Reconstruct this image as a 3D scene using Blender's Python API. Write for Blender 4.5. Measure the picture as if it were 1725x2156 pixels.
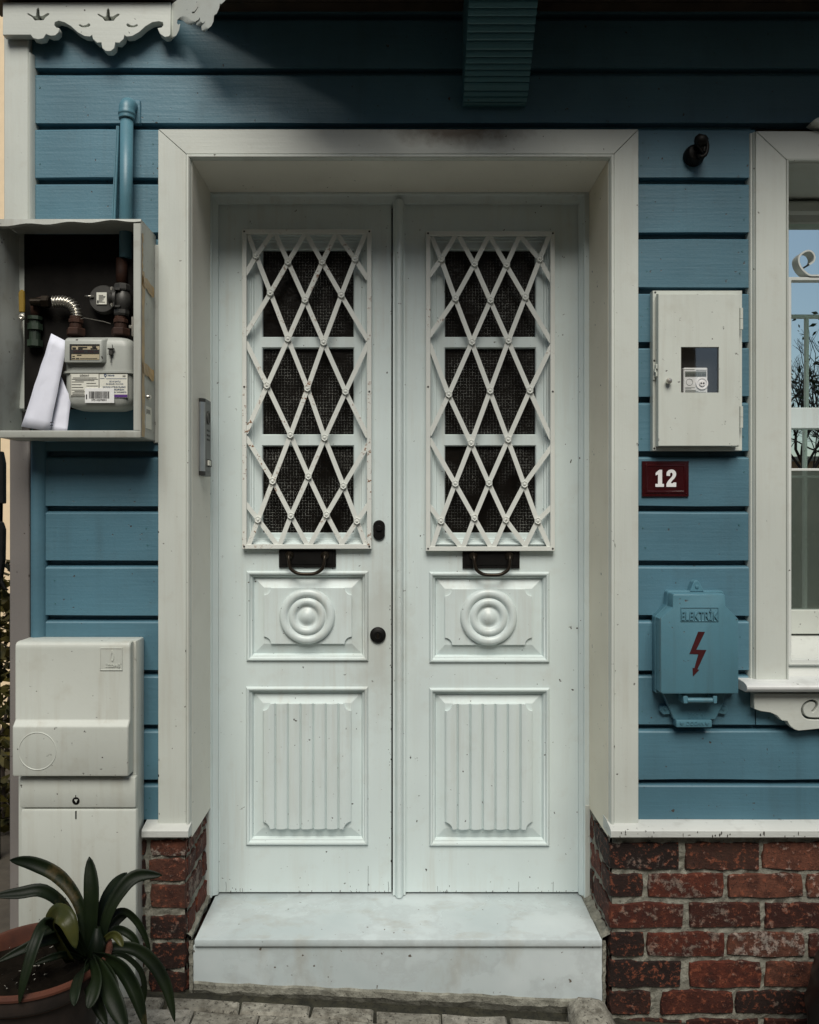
import bpy, bmesh, math, random
from mathutils import Vector, Matrix
R = math.radians
random.seed(7)
for o in list(bpy.data.objects): bpy.data.objects.remove(o)
SC = bpy.context.scene
COL = SC.collection

# ------------------------------------------------------------------ camera, sky, sun, exposure
D, F, CX, CY, CZ = 2.55, 1725.0, 835.0, 1078.0, 1.53   # camera 2.55 m in front of the casing plane (y = 0), eye height 1.53 m
cam = bpy.data.cameras.new('camera'); camo = bpy.data.objects.new('camera', cam); COL.objects.link(camo)
camo.location = (0, -D, CZ); camo.rotation_euler = (R(90), 0, 0)
cam.sensor_fit = 'HORIZONTAL'; cam.sensor_width = 36; cam.lens = 36.0
cam.shift_x = (862.5 - CX) / 1725.0
cam.clip_start = 0.05; cam.clip_end = 500
SC.camera = camo

SUN_AZ, SUN_EL = 0, 50          # azimuth from straight in front of the facade (negative = from the left), elevation
w = bpy.data.worlds.new('World'); SC.world = w; w.use_nodes = True
nt = w.node_tree; bg = nt.nodes['Background']
sky = nt.nodes.new('ShaderNodeTexSky'); sky.sky_type = 'NISHITA'; sky.sun_disc = False
sky.sun_elevation = R(SUN_EL); sky.sun_rotation = R(180 + SUN_AZ)
sky.air_density = 1.0; sky.dust_density = 1.2; sky.ozone_density = 1.0
nt.links.new(sky.outputs[0], bg.inputs[0]); bg.inputs[1].default_value = 0.05
sl = bpy.data.lights.new('sun', 'SUN'); sl.energy = 2.6; sl.angle = R(36); sl.color = (1.0, 0.955, 0.86)
so = bpy.data.objects.new('sun', sl); COL.objects.link(so)
az, el = R(SUN_AZ), R(SUN_EL)
sdir = Vector((math.sin(az) * math.cos(el), -math.cos(az) * math.cos(el), math.sin(el)))
so.rotation_euler = sdir.to_track_quat('Z', 'Y').to_euler(); so.location = (-3, -6, 9)
SC.view_settings.view_transform = 'Standard'; SC.view_settings.look = 'None'
SC.view_settings.gamma = 1.0; SC.view_settings.exposure = 0.36
SC.render.engine = 'CYCLES'
SC.cycles.max_bounces = 5; SC.cycles.diffuse_bounces = 3; SC.cycles.glossy_bounces = 2; SC.cycles.transmission_bounces = 2

def X(px, y=0.0): return (px - CX) * (D + y) / F        # a measured position on a plane y metres behind the casing
def Z(py, y=0.0): return CZ - (py - CY) * (D + y) / F

# ------------------------------------------------------------------ materials
class MT:
    def __init__(s, name):
        s.m = bpy.data.materials.new(name); s.m.use_nodes = True; s.nt = s.m.node_tree
        s.b = s.nt.nodes['Principled BSDF']; s.pos = s.nt.nodes.new('ShaderNodeNewGeometry').outputs['Position']
    def n(s, t, ins=None, **kw):
        nd = s.nt.nodes.new(t)
        for k, v in kw.items(): setattr(nd, k, v)
        for k, v in (ins or {}).items():
            if isinstance(v, bpy.types.NodeSocket): s.nt.links.new(v, nd.inputs[k])
            else: nd.inputs[k].default_value = v
        return nd
    def scaled(s, sc): return s.n('ShaderNodeVectorMath', {0: s.pos, 1: sc}, operation='MULTIPLY').outputs[0]
    def noise(s, scale, detail=4, rough=.55, vec=None):
        return s.n('ShaderNodeTexNoise', {'Vector': vec or s.pos, 'Scale': scale, 'Detail': detail, 'Roughness': rough}).outputs['Fac']
    def ramp(s, fac, lo, hi):
        return s.n('ShaderNodeMapRange', {0: fac, 1: lo, 2: hi, 3: 0.0, 4: 1.0}, clamp=True).outputs[0]
    def mix(s, f, a, b, mode='MIX'):
        nd = s.nt.nodes.new('ShaderNodeMix'); nd.data_type = 'RGBA'; nd.blend_type = mode
        for k, v in ((0, f), (6, a), (7, b)):
            if isinstance(v, bpy.types.NodeSocket): s.nt.links.new(v, nd.inputs[k])
            else: nd.inputs[k].default_value = v if k == 0 else tuple(v) + (1,) * (4 - len(v))
        return nd.outputs[2]
    def math(s, op, a, b=0.0): return s.n('ShaderNodeMath', {0: a, 1: b}, operation=op).outputs[0]
    def set(s, **kw):
        for k, v in kw.items():
            k = k.replace('_', ' ')
            if isinstance(v, bpy.types.NodeSocket): s.nt.links.new(v, s.b.inputs[k])
            else: s.b.inputs[k].default_value = v if not isinstance(v, tuple) else tuple(v) + (1,) * (4 - len(v))
        return s
    def bump(s, h, strength=.3, dist=.002):
        prev = s.b.inputs['Normal'].links
        nd = s.n('ShaderNodeBump', {'Height': h, 'Strength': strength, 'Distance': dist})
        if prev: s.nt.links.new(prev[0].from_socket, nd.inputs['Normal'])
        s.nt.links.new(nd.outputs[0], s.b.inputs['Normal']); return s

def mul(c, k): return tuple(min(1, v * k) for v in c)

def paint(name, col, rough=.45, var=.12, grain='x', gs=1.0, chips=.0, dirt=.15, dirtcol=None, wave=.0, streak=.0, tone=.0, spot=None):
    m = MT(name)
    st = {'x': (3, 60, 60), 'z': (60, 60, 3), 'n': (25, 25, 25)}[grain]
    v = m.scaled(st)
    g1 = m.noise(1.6, 3, .6, v); big = m.noise(3.1, 2, .5); mid = m.noise(14, 3, .6)
    c = m.mix(m.ramp(big, .3, .7), mul(col, 1 - var), mul(col, 1 + var * .5))
    c = m.mix(m.math('MULTIPLY', m.ramp(g1, .5, .85), .35 * var * 4), c, mul(col, .8))
    if dirt: c = m.mix(m.math('MULTIPLY', m.ramp(mid, .56, .75), dirt), c, dirtcol or (.16, .13, .10))
    if streak:
        sk = m.noise(1.0, 5, .65, m.scaled((26, 26, 1.3))); c = m.mix(m.math('MULTIPLY', m.math('MULTIPLY', m.ramp(sk, .5, .72), m.ramp(m.noise(2.6, 3), .35, .65)), streak), c, dirtcol or (.2, .17, .13))
    if tone:
        rnd = m.n('ShaderNodeObjectInfo').outputs['Random']; c = m.mix(m.math('MULTIPLY', rnd, tone), c, mul(col, .62))
    if spot:
        dv = m.n('ShaderNodeVectorMath', {0: m.n('ShaderNodeVectorMath', {0: m.pos, 1: spot[0]}, operation='SUBTRACT').outputs[0], 1: spot[1]}, operation='MULTIPLY').outputs[0]
        ln = m.n('ShaderNodeVectorMath', {0: dv}, operation='LENGTH').outputs['Value']; ln = m.math('ADD', ln, m.math('MULTIPLY', m.math('SUBTRACT', m.noise(16, 5, .65), .5), 1.1))
        c = m.mix(m.math('MULTIPLY', m.ramp(ln, 1.15, .35), spot[3]), c, spot[2])
    if chips:
        sp = m.noise(75, 2, .4); sp2 = m.noise(19, 2, .5, m.scaled((1, 1, 1.3)))
        k = m.math('MULTIPLY', m.ramp(sp, .735 - chips * .03, .76), m.ramp(sp2, .45, .6))
        c = m.mix(k, c, (.05, .04, .035))
        m.bump(k, .6, -.001)
    m.set(Base_Color=c, Roughness=m.math('ADD', m.math('MULTIPLY', mid, .22), rough - .1))
    hb = m.math('ADD', m.math('MULTIPLY', g1, .0016 * gs), m.math('ADD', m.math('MULTIPLY', m.noise(120, 1), .0007 * gs), m.math('MULTIPLY', big, .004 + wave * .04)))
    m.bump(hb, .28, 1.0)
    return m.m

def plain(name, col, rough=.5, metal=0.0, bump=.15, var=.1, bs=60):
    m = MT(name)
    f = m.noise(18, 4)
    m.set(Base_Color=m.mix(m.ramp(f, .3, .7), mul(col, 1 - var), mul(col, 1 + var)), Roughness=m.math('ADD', m.math('MULTIPLY', f, .2), rough - .1), Metallic=metal)
    if bump: m.bump(m.noise(bs, 4), bump, .0015)
    return m.m

M = {}
M['blue'] = paint('blue wood paint', (.090, .207, .272), .46, .22, 'x', 1.7, .45, .2, (.055, .10, .12), 0, .38, .42)
M['blue_metal'] = paint('blue metal paint', (.090, .217, .276), .40, .10, 'n', .9, .3, .14, (.07, .11, .12), .1, .3)
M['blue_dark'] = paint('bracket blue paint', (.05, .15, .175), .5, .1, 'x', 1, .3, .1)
M['trim'] = paint('grey white wood paint', (.585, .62, .575), .42, .08, 'z', .8, .3, .16, (.36, .31, .23), 0, .35)
M['trimx'] = paint('grey white wood paint lengthwise', (.57, .60, .555), .42, .09, 'x', .9, .3, .18, (.34, .28, .20))
M['head'] = paint('head board paint with stain and shade', (.57, .60, .555), .42, .09, 'x', .9, .3, .18, (.34, .28, .20), 0, 0, 0, ((.20, 0, 2.725), (4.6, 0, 17), (.10, .055, .02), .85))  # brown patch paints both a stain and shade under the bracket
M['door'] = paint('white door paint', (.67, .76, .755), .34, .06, 'z', .7, .12, .14, (.45, .41, .33), 0, .38, 0, ((-.06, .3, 1.12), (9, 0, 3.2), (.36, .33, .27), .38))
M['tablet'] = paint('white carved panel paint', (.67, .755, .75), .32, .06, 'z', 1.1, .2, .14, (.42, .39, .32), 0, .4)
M['warm_light_trim'] = paint('reveal paint tinted for warm light', (.82, .755, .61), .40, .07, 'z', .6, .25, .08, (.5, .42, .3))  # cream tint stands in for warm light on the right reveal
M['reveal'] = paint('reveal paint lifted for light', (.78, .755, .67), .40, .07, 'z', .6, .25, .10, (.5, .43, .32))  # paler paint stands in for light on the left reveal and soffit
M['post'] = paint('bare grey post', (.20, .185, .175), .6, .15, 'z', 1, .2, .2)
M['ledge'] = paint('weathered ledge paint', (.60, .62, .59), .5, .12, 'x', 1.8, 1.0, .35, (.25, .24, .22))
M['sill'] = paint('sill paint', (.68, .70, .69), .33, .1, 'x', 1.2, .6, .3, (.3, .28, .25))
M['cab'] = paint('cabinet metal paint', (.59, .625, .575), .42, .07, 'n', .5, .8, .18, (.33, .30, .23), 0, .4)
M['cab_old'] = paint('old cabinet paint', (.46, .48, .44), .45, .14, 'n', .6, .8, .4, (.22, .19, .14), 0, .5)
M['box'] = paint('moulded box plastic', (.57, .60, .55), .42, .07, 'n', .5, .5, .22, (.34, .30, .22), .05, .5)
M['iron_white'] = paint('white iron paint', (.66, .69, .66), .4, .07, 'n', .8, .4, .15, (.35, .25, .16))
M['black'] = plain('dark bronze', (.006, .0055, .005), .5, 0, .1)
M['black'].node_tree.nodes['Principled BSDF'].inputs['Specular IOR Level'].default_value = .18
M['bronze'] = plain('worn bronze', (.028, .021, .014), .35, .7, .1)
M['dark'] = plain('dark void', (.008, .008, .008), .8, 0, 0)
M['alu'] = plain('brushed aluminium', (.55, .58, .60), .35, .85, .05)
M['dplastic'] = plain('dark grey plastic', (.035, .037, .035), .4)
M['cab_shade'] = plain('cabinet shade board', (.012, .011, .010), .85, 0, .4, .3)  # near black colour for the shade inside the gas cabinet
M['cab_shade'].node_tree.nodes['Principled BSDF'].inputs['Specular IOR Level'].default_value = .1
M['steel'] = plain('steel', (.62, .60, .54), .28, .9, .05)
M['pot_shade'] = plain('shade darkened clay', (.020, .0125, .009), .85, 0, .5, .4)  # shade on the pot body put into its colour
M['rust'] = plain('rusty pipe', (.040, .014, .006), .75, .2, .6, .5)
M['dkmetal'] = plain('dark cast metal', (.055, .054, .05), .5, .4, .3)
M['green'] = plain('green valve body', (.015, .030, .017), .6, 0, .4, .4)
M['yellow'] = plain('yellow lever', (.22, .14, .012), .5)
M['meter'] = paint('meter grey paint', (.40, .42, .39), .4, .08, 'n', .6, .6, .25, (.2, .18, .15))
M['label'] = plain('paper label', (.70, .70, .62), .5, 0, .03, .04)
M['cream'] = plain('cream index plate', (.42, .36, .24), .5, 0, .03, .06)
M['ink'] = plain('printing ink', (.012, .012, .014), .6, 0, 0)
M['purple'] = plain('purple band', (.09, .03, .20), .5, 0, 0)
M['inkblue'] = plain('blue ink', (.03, .07, .16), .5, 0, 0)
M['white'] = plain('white enamel', (.80, .80, .80), .25, 0, .03, .03)
M['whitet'] = plain('white print', (.78, .79, .78), .5, 0, 0, .03)
M['red'] = plain('dark red enamel', (.032, .0018, .0028), .22, 0, .06, .15)
M['redp'] = plain('red sign paint', (.045, .003, .004), .5, 0, .05, .2)
M['tape'] = plain('parcel tape', (.40, .26, .10), .35, 0, .5, .25, 30)
M['paper'] = plain('white paper', (.74, .76, .86), .6, 0, .35, .05, 14)
M['lcd'] = plain('grey display', (.16, .18, .16), .3)
M['soil'] = plain('potting soil', (.009, .007, .005), .95, 0, 1, .5)
M['soil'].node_tree.nodes['Principled BSDF'].inputs['Specular IOR Level'].default_value = .05
M['apricot'] = plain('apricot render', (.86, .68, .46), .85, 0, .2, .05)
M['brown'] = plain('soffit timber', (.05, .035, .022), .7, 0, .4, .3)
M['iron'] = plain('black wrought iron', (.01, .01, .01), .5, .5, .2)
M['asphalt'] = plain('street paving', (.07, .060, .047), .9, 0, .8, .2)
M['bark'] = plain('bark', (.06, .045, .035), .9, 0, .8, .3)
M['blackbag'] = plain('black plastic', (.006, .006, .006), .35, 0, .5, .3, 12)
M['wallfar'] = plain('far wall render', (.52, .36, .22), .9, 0, .2)
M['pane_far'] = plain('far window', (.03, .04, .05), .1, 0, 0)

m = MT('marble'); a = m.noise(4.5, 8, .62); b2 = m.noise(2.2, 5, .55, m.scaled((1, 1, 1)))
veins = m.ramp(m.math('ABSOLUTE', m.math('SUBTRACT', a, .5)), .0, .05)
c = m.mix(m.ramp(b2, .35, .65), (.50, .575, .585), (.66, .73, .74)); c = m.mix(m.math('MULTIPLY', m.math('SUBTRACT', 1.0, veins), .30), c, (.40, .43, .43))
st = m.noise(6, 5, .6, m.scaled((1.5, 2.5, .6))); c = m.mix(m.math('MULTIPLY', m.ramp(st, .54, .74), .42), c, (.36, .33, .26))
sp = m.noise(60, 2, .4); c = m.mix(m.ramp(sp, .73, .77), c, (.12, .10, .08))
m.set(Base_Color=c, Roughness=m.math('ADD', m.math('MULTIPLY', b2, .25), .16)).bump(m.noise(40, 4), .08, .001).bump(m.noise(3, 2), .1, .004); M['marble'] = m.m

def brickmat(name, base, pale, k):
    m = MT(name); rnd = m.n('ShaderNodeObjectInfo').outputs['Random']
    off = m.n('ShaderNodeVectorMath', {0: m.pos, 1: m.n('ShaderNodeCombineXYZ', {0: m.math('MULTIPLY', rnd, 37.0), 1: 0.0, 2: m.math('MULTIPLY', rnd, 11.0)}).outputs[0]}, operation='ADD').outputs[0]
    n1 = m.noise(14, 6, .7, off); n2 = m.noise(55, 5, .75, off); n3 = m.noise(150, 3, .7, off)
    c = m.mix(rnd, mul(base, 1.25), mul((base[0] * .9, base[1] * 1.15, base[2] * 1.2), .30))
    c = m.mix(m.ramp(n1, .42, .62), c, mul((base[0], base[1] * .7, base[2] * .6), .30))
    c = m.mix(m.math('MULTIPLY', m.ramp(n2, .54, .62), .65), c, (.30, .085, .04))
    t = m.math('ADD', m.math('MULTIPLY', n2, .52), m.math('MULTIPLY', n1, .63))
    th = m.math('SUBTRACT', .69, m.math('MULTIPLY', m.math('FRACT', m.math('MULTIPLY', rnd, 7.3)), .12 * k))
    w_ = m.math('MULTIPLY', m.math('SUBTRACT', t, th), 14.0)
    w_ = m.n('ShaderNodeClamp', {0: w_}).outputs[0]
    c = m.mix(m.math('MULTIPLY', w_, .62), c, pale)
    c = m.mix(m.ramp(n3, .60, .68), c, (.012, .008, .006))
    m.set(Base_Color=c, Roughness=.9).bump(n2, 1.0, .006).bump(n3, .9, .003).bump(n1, .6, .006); return m.m
M['brick'] = brickmat('old red brick', (.105, .022, .010), (.27, .225, .185), 1.0)
M['brick_pale'] = brickmat('lime washed brick', (.12, .042, .024), (.42, .38, .33), 1.35)
M['brick_dark'] = brickmat('dark brick', (.035, .012, .007), (.20, .17, .145), .5)
m = MT('lime mortar'); n1 = m.noise(22, 6, .7); n2 = m.noise(110, 4, .7)
c = m.mix(m.ramp(n1, .35, .65), (.15, .147, .118), (.34, .335, .28)); c = m.mix(m.ramp(n2, .6, .68), c, (.06, .055, .045))
m.set(Base_Color=c, Roughness=.95).bump(n1, 1, .01).bump(n2, 1, .004); M['mortar'] = m.m
def stone(name, a_, b_):
    m = MT(name); n1 = m.noise(28, 6, .7); n2 = m.noise(90, 4, .7); big = m.noise(4, 3)
    c = m.mix(m.ramp(n1, .38, .62), a_, b_); c = m.mix(m.ramp(n2, .57, .64), c, mul(a_, .25)); c = m.mix(m.math('MULTIPLY', m.ramp(big, .5, .7), .5), c, mul(a_, .6))
    m.set(Base_Color=c, Roughness=.88).bump(n1, .9, .005).bump(n2, .8, .003); return m.m
M['stone'] = stone('granite sett', (.13, .12, .095), (.36, .345, .29))
M['stone2'] = stone('pale paving stone', (.20, .19, .16), (.42, .40, .345))
M['grout'] = stone('mossy joint', (.018, .018, .012), (.05, .048, .03))
m = MT('terracotta'); n1 = m.noise(9, 5); n2 = m.noise(60, 4)
m.set(Base_Color=m.mix(m.ramp(n1, .4, .65), (.11, .032, .015), (.05, .016, .009)), Roughness=.8).bump(n2, .4, .002); M['terra'] = m.m
def leafmat(name, a_, b_, rough=.38):
    m = MT(name); n1 = m.noise(12, 3); n2 = m.noise(6, 3, .5, m.scaled((3, 3, 1)))
    c = m.mix(m.ramp(n1, .35, .7), a_, b_); c = m.mix(m.math('MULTIPLY', m.ramp(m.noise(5, 6, .7), .60, .70), .7), c, (.085, .06, .025)); m.set(Base_Color=c, Roughness=rough, Specular_IOR_Level=.2)
    m.bump(m.noise(40, 2, .5, m.scaled((6, 6, 1))), .25, .001); return m.m
M['leaf'] = leafmat('strap leaf', (.0035, .0075, .003), (.009, .016, .005), .5)
M['leaf_y'] = leafmat('yellowing strap leaf', (.028, .034, .009), (.06, .06, .015))
M['foliage'] = leafmat('hedge leaf', (.02, .022, .006), (.10, .08, .018), .5)
M['foliage_d'] = leafmat('evergreen leaf', (.02, .035, .012), (.05, .075, .022), .5)

# iron lattice paint with rust spots
def rusty(name, amt):
    m = MT(name); n1 = m.noise(85, 3, .6); n2 = m.noise(7, 3); n3 = m.noise(130, 2)
    k = m.math('MULTIPLY', m.ramp(n1, .60 - amt * .07, .66 - amt * .03), m.ramp(n2, .62 - amt * .24, .68 - amt * .10))
    c = m.mix(m.ramp(n2, .3, .7), (.67, .70, .665), (.74, .765, .725)); c = m.mix(k, c, (.21, .085, .022))
    m.set(Base_Color=c, Roughness=.42).bump(k, .8, .001).bump(n3, .15, .001); return m.m
M['lattice_rust'] = rusty('rust speckled lattice paint', .5); M['lattice'] = rusty('lattice paint', .1)

# wired glass in the door
m = MT('wired door glass')
sep = m.n('ShaderNodeSeparateXYZ', {0: m.pos})
P = 1 / .0105
def cell(o): return m.math('ABSOLUTE', m.math('SUBTRACT', m.math('FRACT', m.math('MULTIPLY', o, P)), .5))
wob = m.noise(30, 2); brk = m.noise(260, 2, .6); blot = m.noise(8, 2)
lx = m.ramp(m.math('ADD', cell(sep.outputs[0]), m.math('MULTIPLY', m.math('SUBTRACT', wob, .5), .12)), .085, .03)
lz = m.ramp(m.math('ADD', cell(sep.outputs[2]), m.math('MULTIPLY', m.math('SUBTRACT', wob, .5), .12)), .085, .03)
wire = m.math('MULTIPLY', m.math('MAXIMUM', lx, lz), m.math('MULTIPLY', m.ramp(brk, .46, .58), m.ramp(blot, .36, .6)))
m.set(Base_Color=m.mix(wire, (.006, .005, .004), (.34, .35, .33)), Roughness=.28, Specular_IOR_Level=.22).bump(m.noise(60, 2), .5, .003)
M['wired'] = m.m
# reflecting window glass
def glass(name, tint, refl, bw):
    m = MT(name); gl = m.n('ShaderNodeBsdfGlossy', {'Color': (.86, 1.0, .95, 1), 'Roughness': .0})
    nd = m.n('ShaderNodeBump', {'Height': m.noise(2.2, 1), 'Strength': bw, 'Distance': .004}); m.nt.links.new(nd.outputs[0], gl.inputs['Normal'])
    m.set(Base_Color=tint, Roughness=.3)
    mx = m.n('ShaderNodeMixShader', {0: refl, 1: m.b.outputs[0], 2: gl.outputs[0]}); m.nt.links.new(mx.outputs[0], m.nt.nodes['Material Output'].inputs[0]); return m.m
M['glass'] = glass('coated window glass', (.012, .014, .012), .95, .10)
M['glass_low'] = glass('hazy lower window glass', (.085, .105, .09), .20, .10)
M['glass_small'] = glass('small meter window', (.02, .02, .018), .25, .3)
m = MT('clear cover'); m.set(Base_Color=(.9, .9, .9), Roughness=.05)
tr = m.n('ShaderNodeBsdfTransparent')
mx = m.n('ShaderNodeMixShader', {0: .09, 1: tr.outputs[0], 2: m.n('ShaderNodeBsdfGlossy', {'Roughness': .02}).outputs[0]})
m.nt.links.new(mx.outputs[0], m.nt.nodes['Material Output'].inputs[0]); M['clear'] = m.m

# ------------------------------------------------------------------ object helpers
def tag(o, label=None, cat=None, group=None, kind=None):
    for k, v in (('label', label), ('category', cat), ('group', group), ('kind', kind)):
        if v: o[k] = v
    return o
def thing(name, loc, label, cat, group=None):
    o = bpy.data.objects.new(name, None); COL.objects.link(o); o.location = loc; o.empty_display_size = .1
    return tag(o, label, cat, group, 'thing')
def worldloc(o):
    v = Vector((0, 0, 0))
    while o: v += o.location; o = o.parent
    return v
def link(name, me, mat, parent=None, base=None, smooth=False):
    if mat is not None:
        me.materials.clear()
        for mm in (mat if isinstance(mat, (list, tuple)) else [mat]): me.materials.append(M[mm])
    if smooth:
        for p in me.polygons: p.use_smooth = True
    o = bpy.data.objects.new(name, me); COL.objects.link(o)
    pl = worldloc(parent) if parent else Vector((0, 0, 0))
    if base is None:
        n = len(me.vertices)
        base = sum((v.co for v in me.vertices), Vector()) / max(1, n)
        base = Vector((base.x, base.y, min(v.co.z for v in me.vertices)))
    base = Vector(base); me.transform(Matrix.Translation(-base)); o.location = base - pl
    if parent: o.parent = parent
    return o

class G:
    def __init__(s): s.bm = bmesh.new()
    def vs(s, pts): return [s.bm.verts.new(p) for p in pts]
    def f(s, vs, mi=0):
        try: fc = s.bm.faces.new(vs); fc.material_index = mi; return fc
        except ValueError: return None
    def solid(s, a, b, mi=0, caps=True, bev=0, seg=1):
        """two matching loops joined into a closed body"""
        va, vb = s.vs(a), s.vs(b); n = len(a); fs = []
        for i in range(n): fs.append(s.f([va[i], va[(i + 1) % n], vb[(i + 1) % n], vb[i]], mi))
        if caps: fs.append(s.f(va[::-1], mi)); fs.append(s.f(vb, mi))
        bmesh.ops.recalc_face_normals(s.bm, faces=[x for x in fs if x])
        if bev: bmesh.ops.bevel(s.bm, geom=list({e for x in fs if x for e in x.edges}), offset=bev, segments=seg, profile=.5, affect='EDGES', clamp_overlap=True)
        return s
    def box(s, x0, x1, y0, y1, z0, z1, bev=0, seg=1, mi=0):
        a = [(x0, y0, z0), (x1, y0, z0), (x1, y0, z1), (x0, y0, z1)]; b = [(x, y1, z) for x, _, z in a]
        return s.solid(a, b, mi, True, bev, seg)
    def prism(s, pts, y0, y1, bev=0, mi=0):
        return s.solid([(x, y0, z) for x, z in pts], [(x, y1, z) for x, z in pts], mi, True, bev)
    def exx(s, prof, x0, x1, mi=0, bev=0): return s.solid([(x0, y, z) for y, z in prof], [(x1, y, z) for y, z in prof], mi, True, bev)
    def exz(s, prof, z0, z1, mi=0, bev=0): return s.solid([(x, y, z0) for x, y in prof], [(x, y, z1) for x, y in prof], mi, True, bev)
    def loops(s, loops, closed=True, fill_first=False, fill_last=False, mi=0):
        L = [s.vs(l) for l in loops]; n = len(L[0]); fs = []
        for a, b in zip(L, L[1:]):
            for i in range(n if closed else n - 1): fs.append(s.f([a[i], a[(i + 1) % n], b[(i + 1) % n], b[i]], mi))
        if fill_first: fs.append(s.f(L[0][::-1], mi))
        if fill_last: fs.append(s.f(L[-1], mi))
        return s
    def rect(s, x0, x1, z0, z1, prof, fill=False, mi=0):
        """moulding swept round a rectangle; prof = (inset, y)"""
        return s.loops([[(x0 + i, y, z0 + i), (x1 - i, y, z0 + i), (x1 - i, y, z1 - i), (x0 + i, y, z1 - i)] for i, y in prof], True, False, fill, mi)
    def lathe(s, prof, c, axis='y', seg=24, mi=0, cap0=False, cap1=False):
        cx, cy, cz = c; L = []
        for r, h in prof:
            l = []
            for i in range(seg):
                t = 2 * math.pi * i / seg; a_, b_ = r * math.cos(t), r * math.sin(t)
                l.append({'y': (cx + a_, cy + h, cz + b_), 'z': (cx + a_, cy + b_, cz + h), 'x': (cx + h, cy + a_, cz + b_)}[axis])
            L.append(l)
        return s.loops(L, True, cap0, cap1, mi)
    def tube(s, pts, r, seg=8, mi=0):
        pts = [Vector(p) for p in pts]; L = []; up = None
        for i, p in enumerate(pts):
            t = (pts[min(i + 1, len(pts) - 1)] - pts[max(i - 1, 0)]).normalized()
            if up is None: up = t.orthogonal().normalized()
            up = (up - t * up.dot(t)); up = up.normalized() if up.length > 1e-6 else t.orthogonal().normalized()
            sd = t.cross(up); rr = r[i] if isinstance(r, (list, tuple)) else r
            L.append([tuple(p + up * rr * math.cos(2 * math.pi * k / seg) + sd * rr * math.sin(2 * math.pi * k / seg)) for k in range(seg)])
        return s.loops(L, True, True, True, mi)
    def strip(s, pts, w, y, th, bev=0):
        """flat bar of width w along (x,z) points, front face at y, thickness th"""
        pts = [Vector(p) for p in pts]; a, b = [], []
        for i, p in enumerate(pts):
            t = (pts[min(i + 1, len(pts) - 1)] - pts[max(i - 1, 0)]).normalized(); n = Vector((-t.y, t.x)) * w / 2
            a.append(p + n); b.append(p - n)
        L = a + b[::-1]; n = len(pts)
        fr = s.vs([(p.x, y, p.y) for p in L]); bk = s.vs([(p.x, y + th, p.y) for p in L]); m_ = len(L); fs = []
        for i in range(n - 1):
            j = m_ - 1 - i
            fs.append(s.f([fr[i], fr[i + 1], fr[j - 1], fr[j]])); fs.append(s.f([bk[j], bk[j - 1], bk[i + 1], bk[i]]))
        for i in range(m_): fs.append(s.f([fr[i], fr[(i + 1) % m_], bk[(i + 1) % m_], bk[i]]))
        return s
    def jitter(s, amt, rnd=random):
        for v in s.bm.verts: v.co += Vector((rnd.uniform(-amt, amt), rnd.uniform(-amt, amt), rnd.uniform(-amt, amt)))
        return s
    def obj(s, name, mat, parent=None, smooth=False, base=None, recalc=True):
        if recalc: bmesh.ops.recalc_face_normals(s.bm, faces=s.bm.faces)
        me = bpy.data.meshes.new(name); s.bm.to_mesh(me); s.bm.free()
        return link(name, me, mat, parent, base, smooth)
def autosmooth(o, ang=35):
    me = o.data
    for p in me.polygons: p.use_smooth = True
    bm = bmesh.new(); bm.from_mesh(me)
    for e in bm.edges: e.smooth = not (len(e.link_faces) == 2 and e.calc_face_angle(0) > R(ang))
    bm.to_mesh(me); bm.free(); return o

def curve_mesh(polys, depth, bevel=0.0):
    """flat shape with holes (x,z polygons) -> mesh lying in the xz plane, front at -depth"""
    cu = bpy.data.curves.new('shape', 'CURVE'); cu.dimensions = '2D'; cu.fill_mode = 'BOTH'
    cu.extrude = depth / 2 - bevel; cu.bevel_depth = bevel; cu.bevel_resolution = 1
    for pl in polys:
        sp = cu.splines.new('POLY'); sp.points.add(len(pl) - 1); sp.use_cyclic_u = True
        for p, q in zip(sp.points, pl): p.co = (q[0], q[1], 0, 1)
    return eval_curve(cu)
def eval_curve(cu):
    o = bpy.data.objects.new('tmp', cu); COL.objects.link(o)
    dg = bpy.context.evaluated_depsgraph_get(); dg.update()
    me = bpy.data.meshes.new_from_object(o.evaluated_get(dg)); bpy.data.objects.remove(o)
    me.transform(Matrix.Rotation(R(90), 4, 'X')); return me
def smooth_poly(pts, n=4, closed=True):
    out = []; N = len(pts)
    rng = range(N) if closed else range(N - 1)
    for i in rng:
        g = (lambda k: pts[k % N]) if closed else (lambda k: pts[max(0, min(N - 1, k))])
        p0, p1, p2, p3 = g(i - 1), g(i), g(i + 1), g(i + 2)
        for k in range(n):
            t = k / n
            out.append(tuple(.5 * ((2 * b) + (-a + c) * t + (2 * a - 5 * b + 4 * c - d) * t * t + (-a + 3 * b - 3 * c + d) * t ** 3) for a, b, c, d in zip(p0, p1, p2, p3)))
    if not closed: out.append(tuple(pts[-1]))
    return out
def text(name, txt, x0, x1, z0, z1, y, depth, mat, parent, bold=0.0, bevel=0.0, bend=None):
    cu = bpy.data.curves.new('txt', 'FONT'); cu.body = txt; cu.size = 1; cu.extrude = .01; cu.offset = bold; cu.resolution_u = 3
    me = eval_curve(cu); xs = [v.co.x for v in me.vertices]; zs = [v.co.z for v in me.vertices]
    ax, bx, az_, bz = min(xs), max(xs), min(zs), max(zs)
    for v in me.vertices:
        v.co.x = x0 + (v.co.x - ax) / (bx - ax) * (x1 - x0); v.co.z = z0 + (v.co.z - az_) / (bz - az_) * (z1 - z0)
        v.co.y = y if v.co.y < 0 else y + depth
        if bend: v.co.y += bend(v.co.x)
    return link(name, me, mat, parent)

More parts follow.
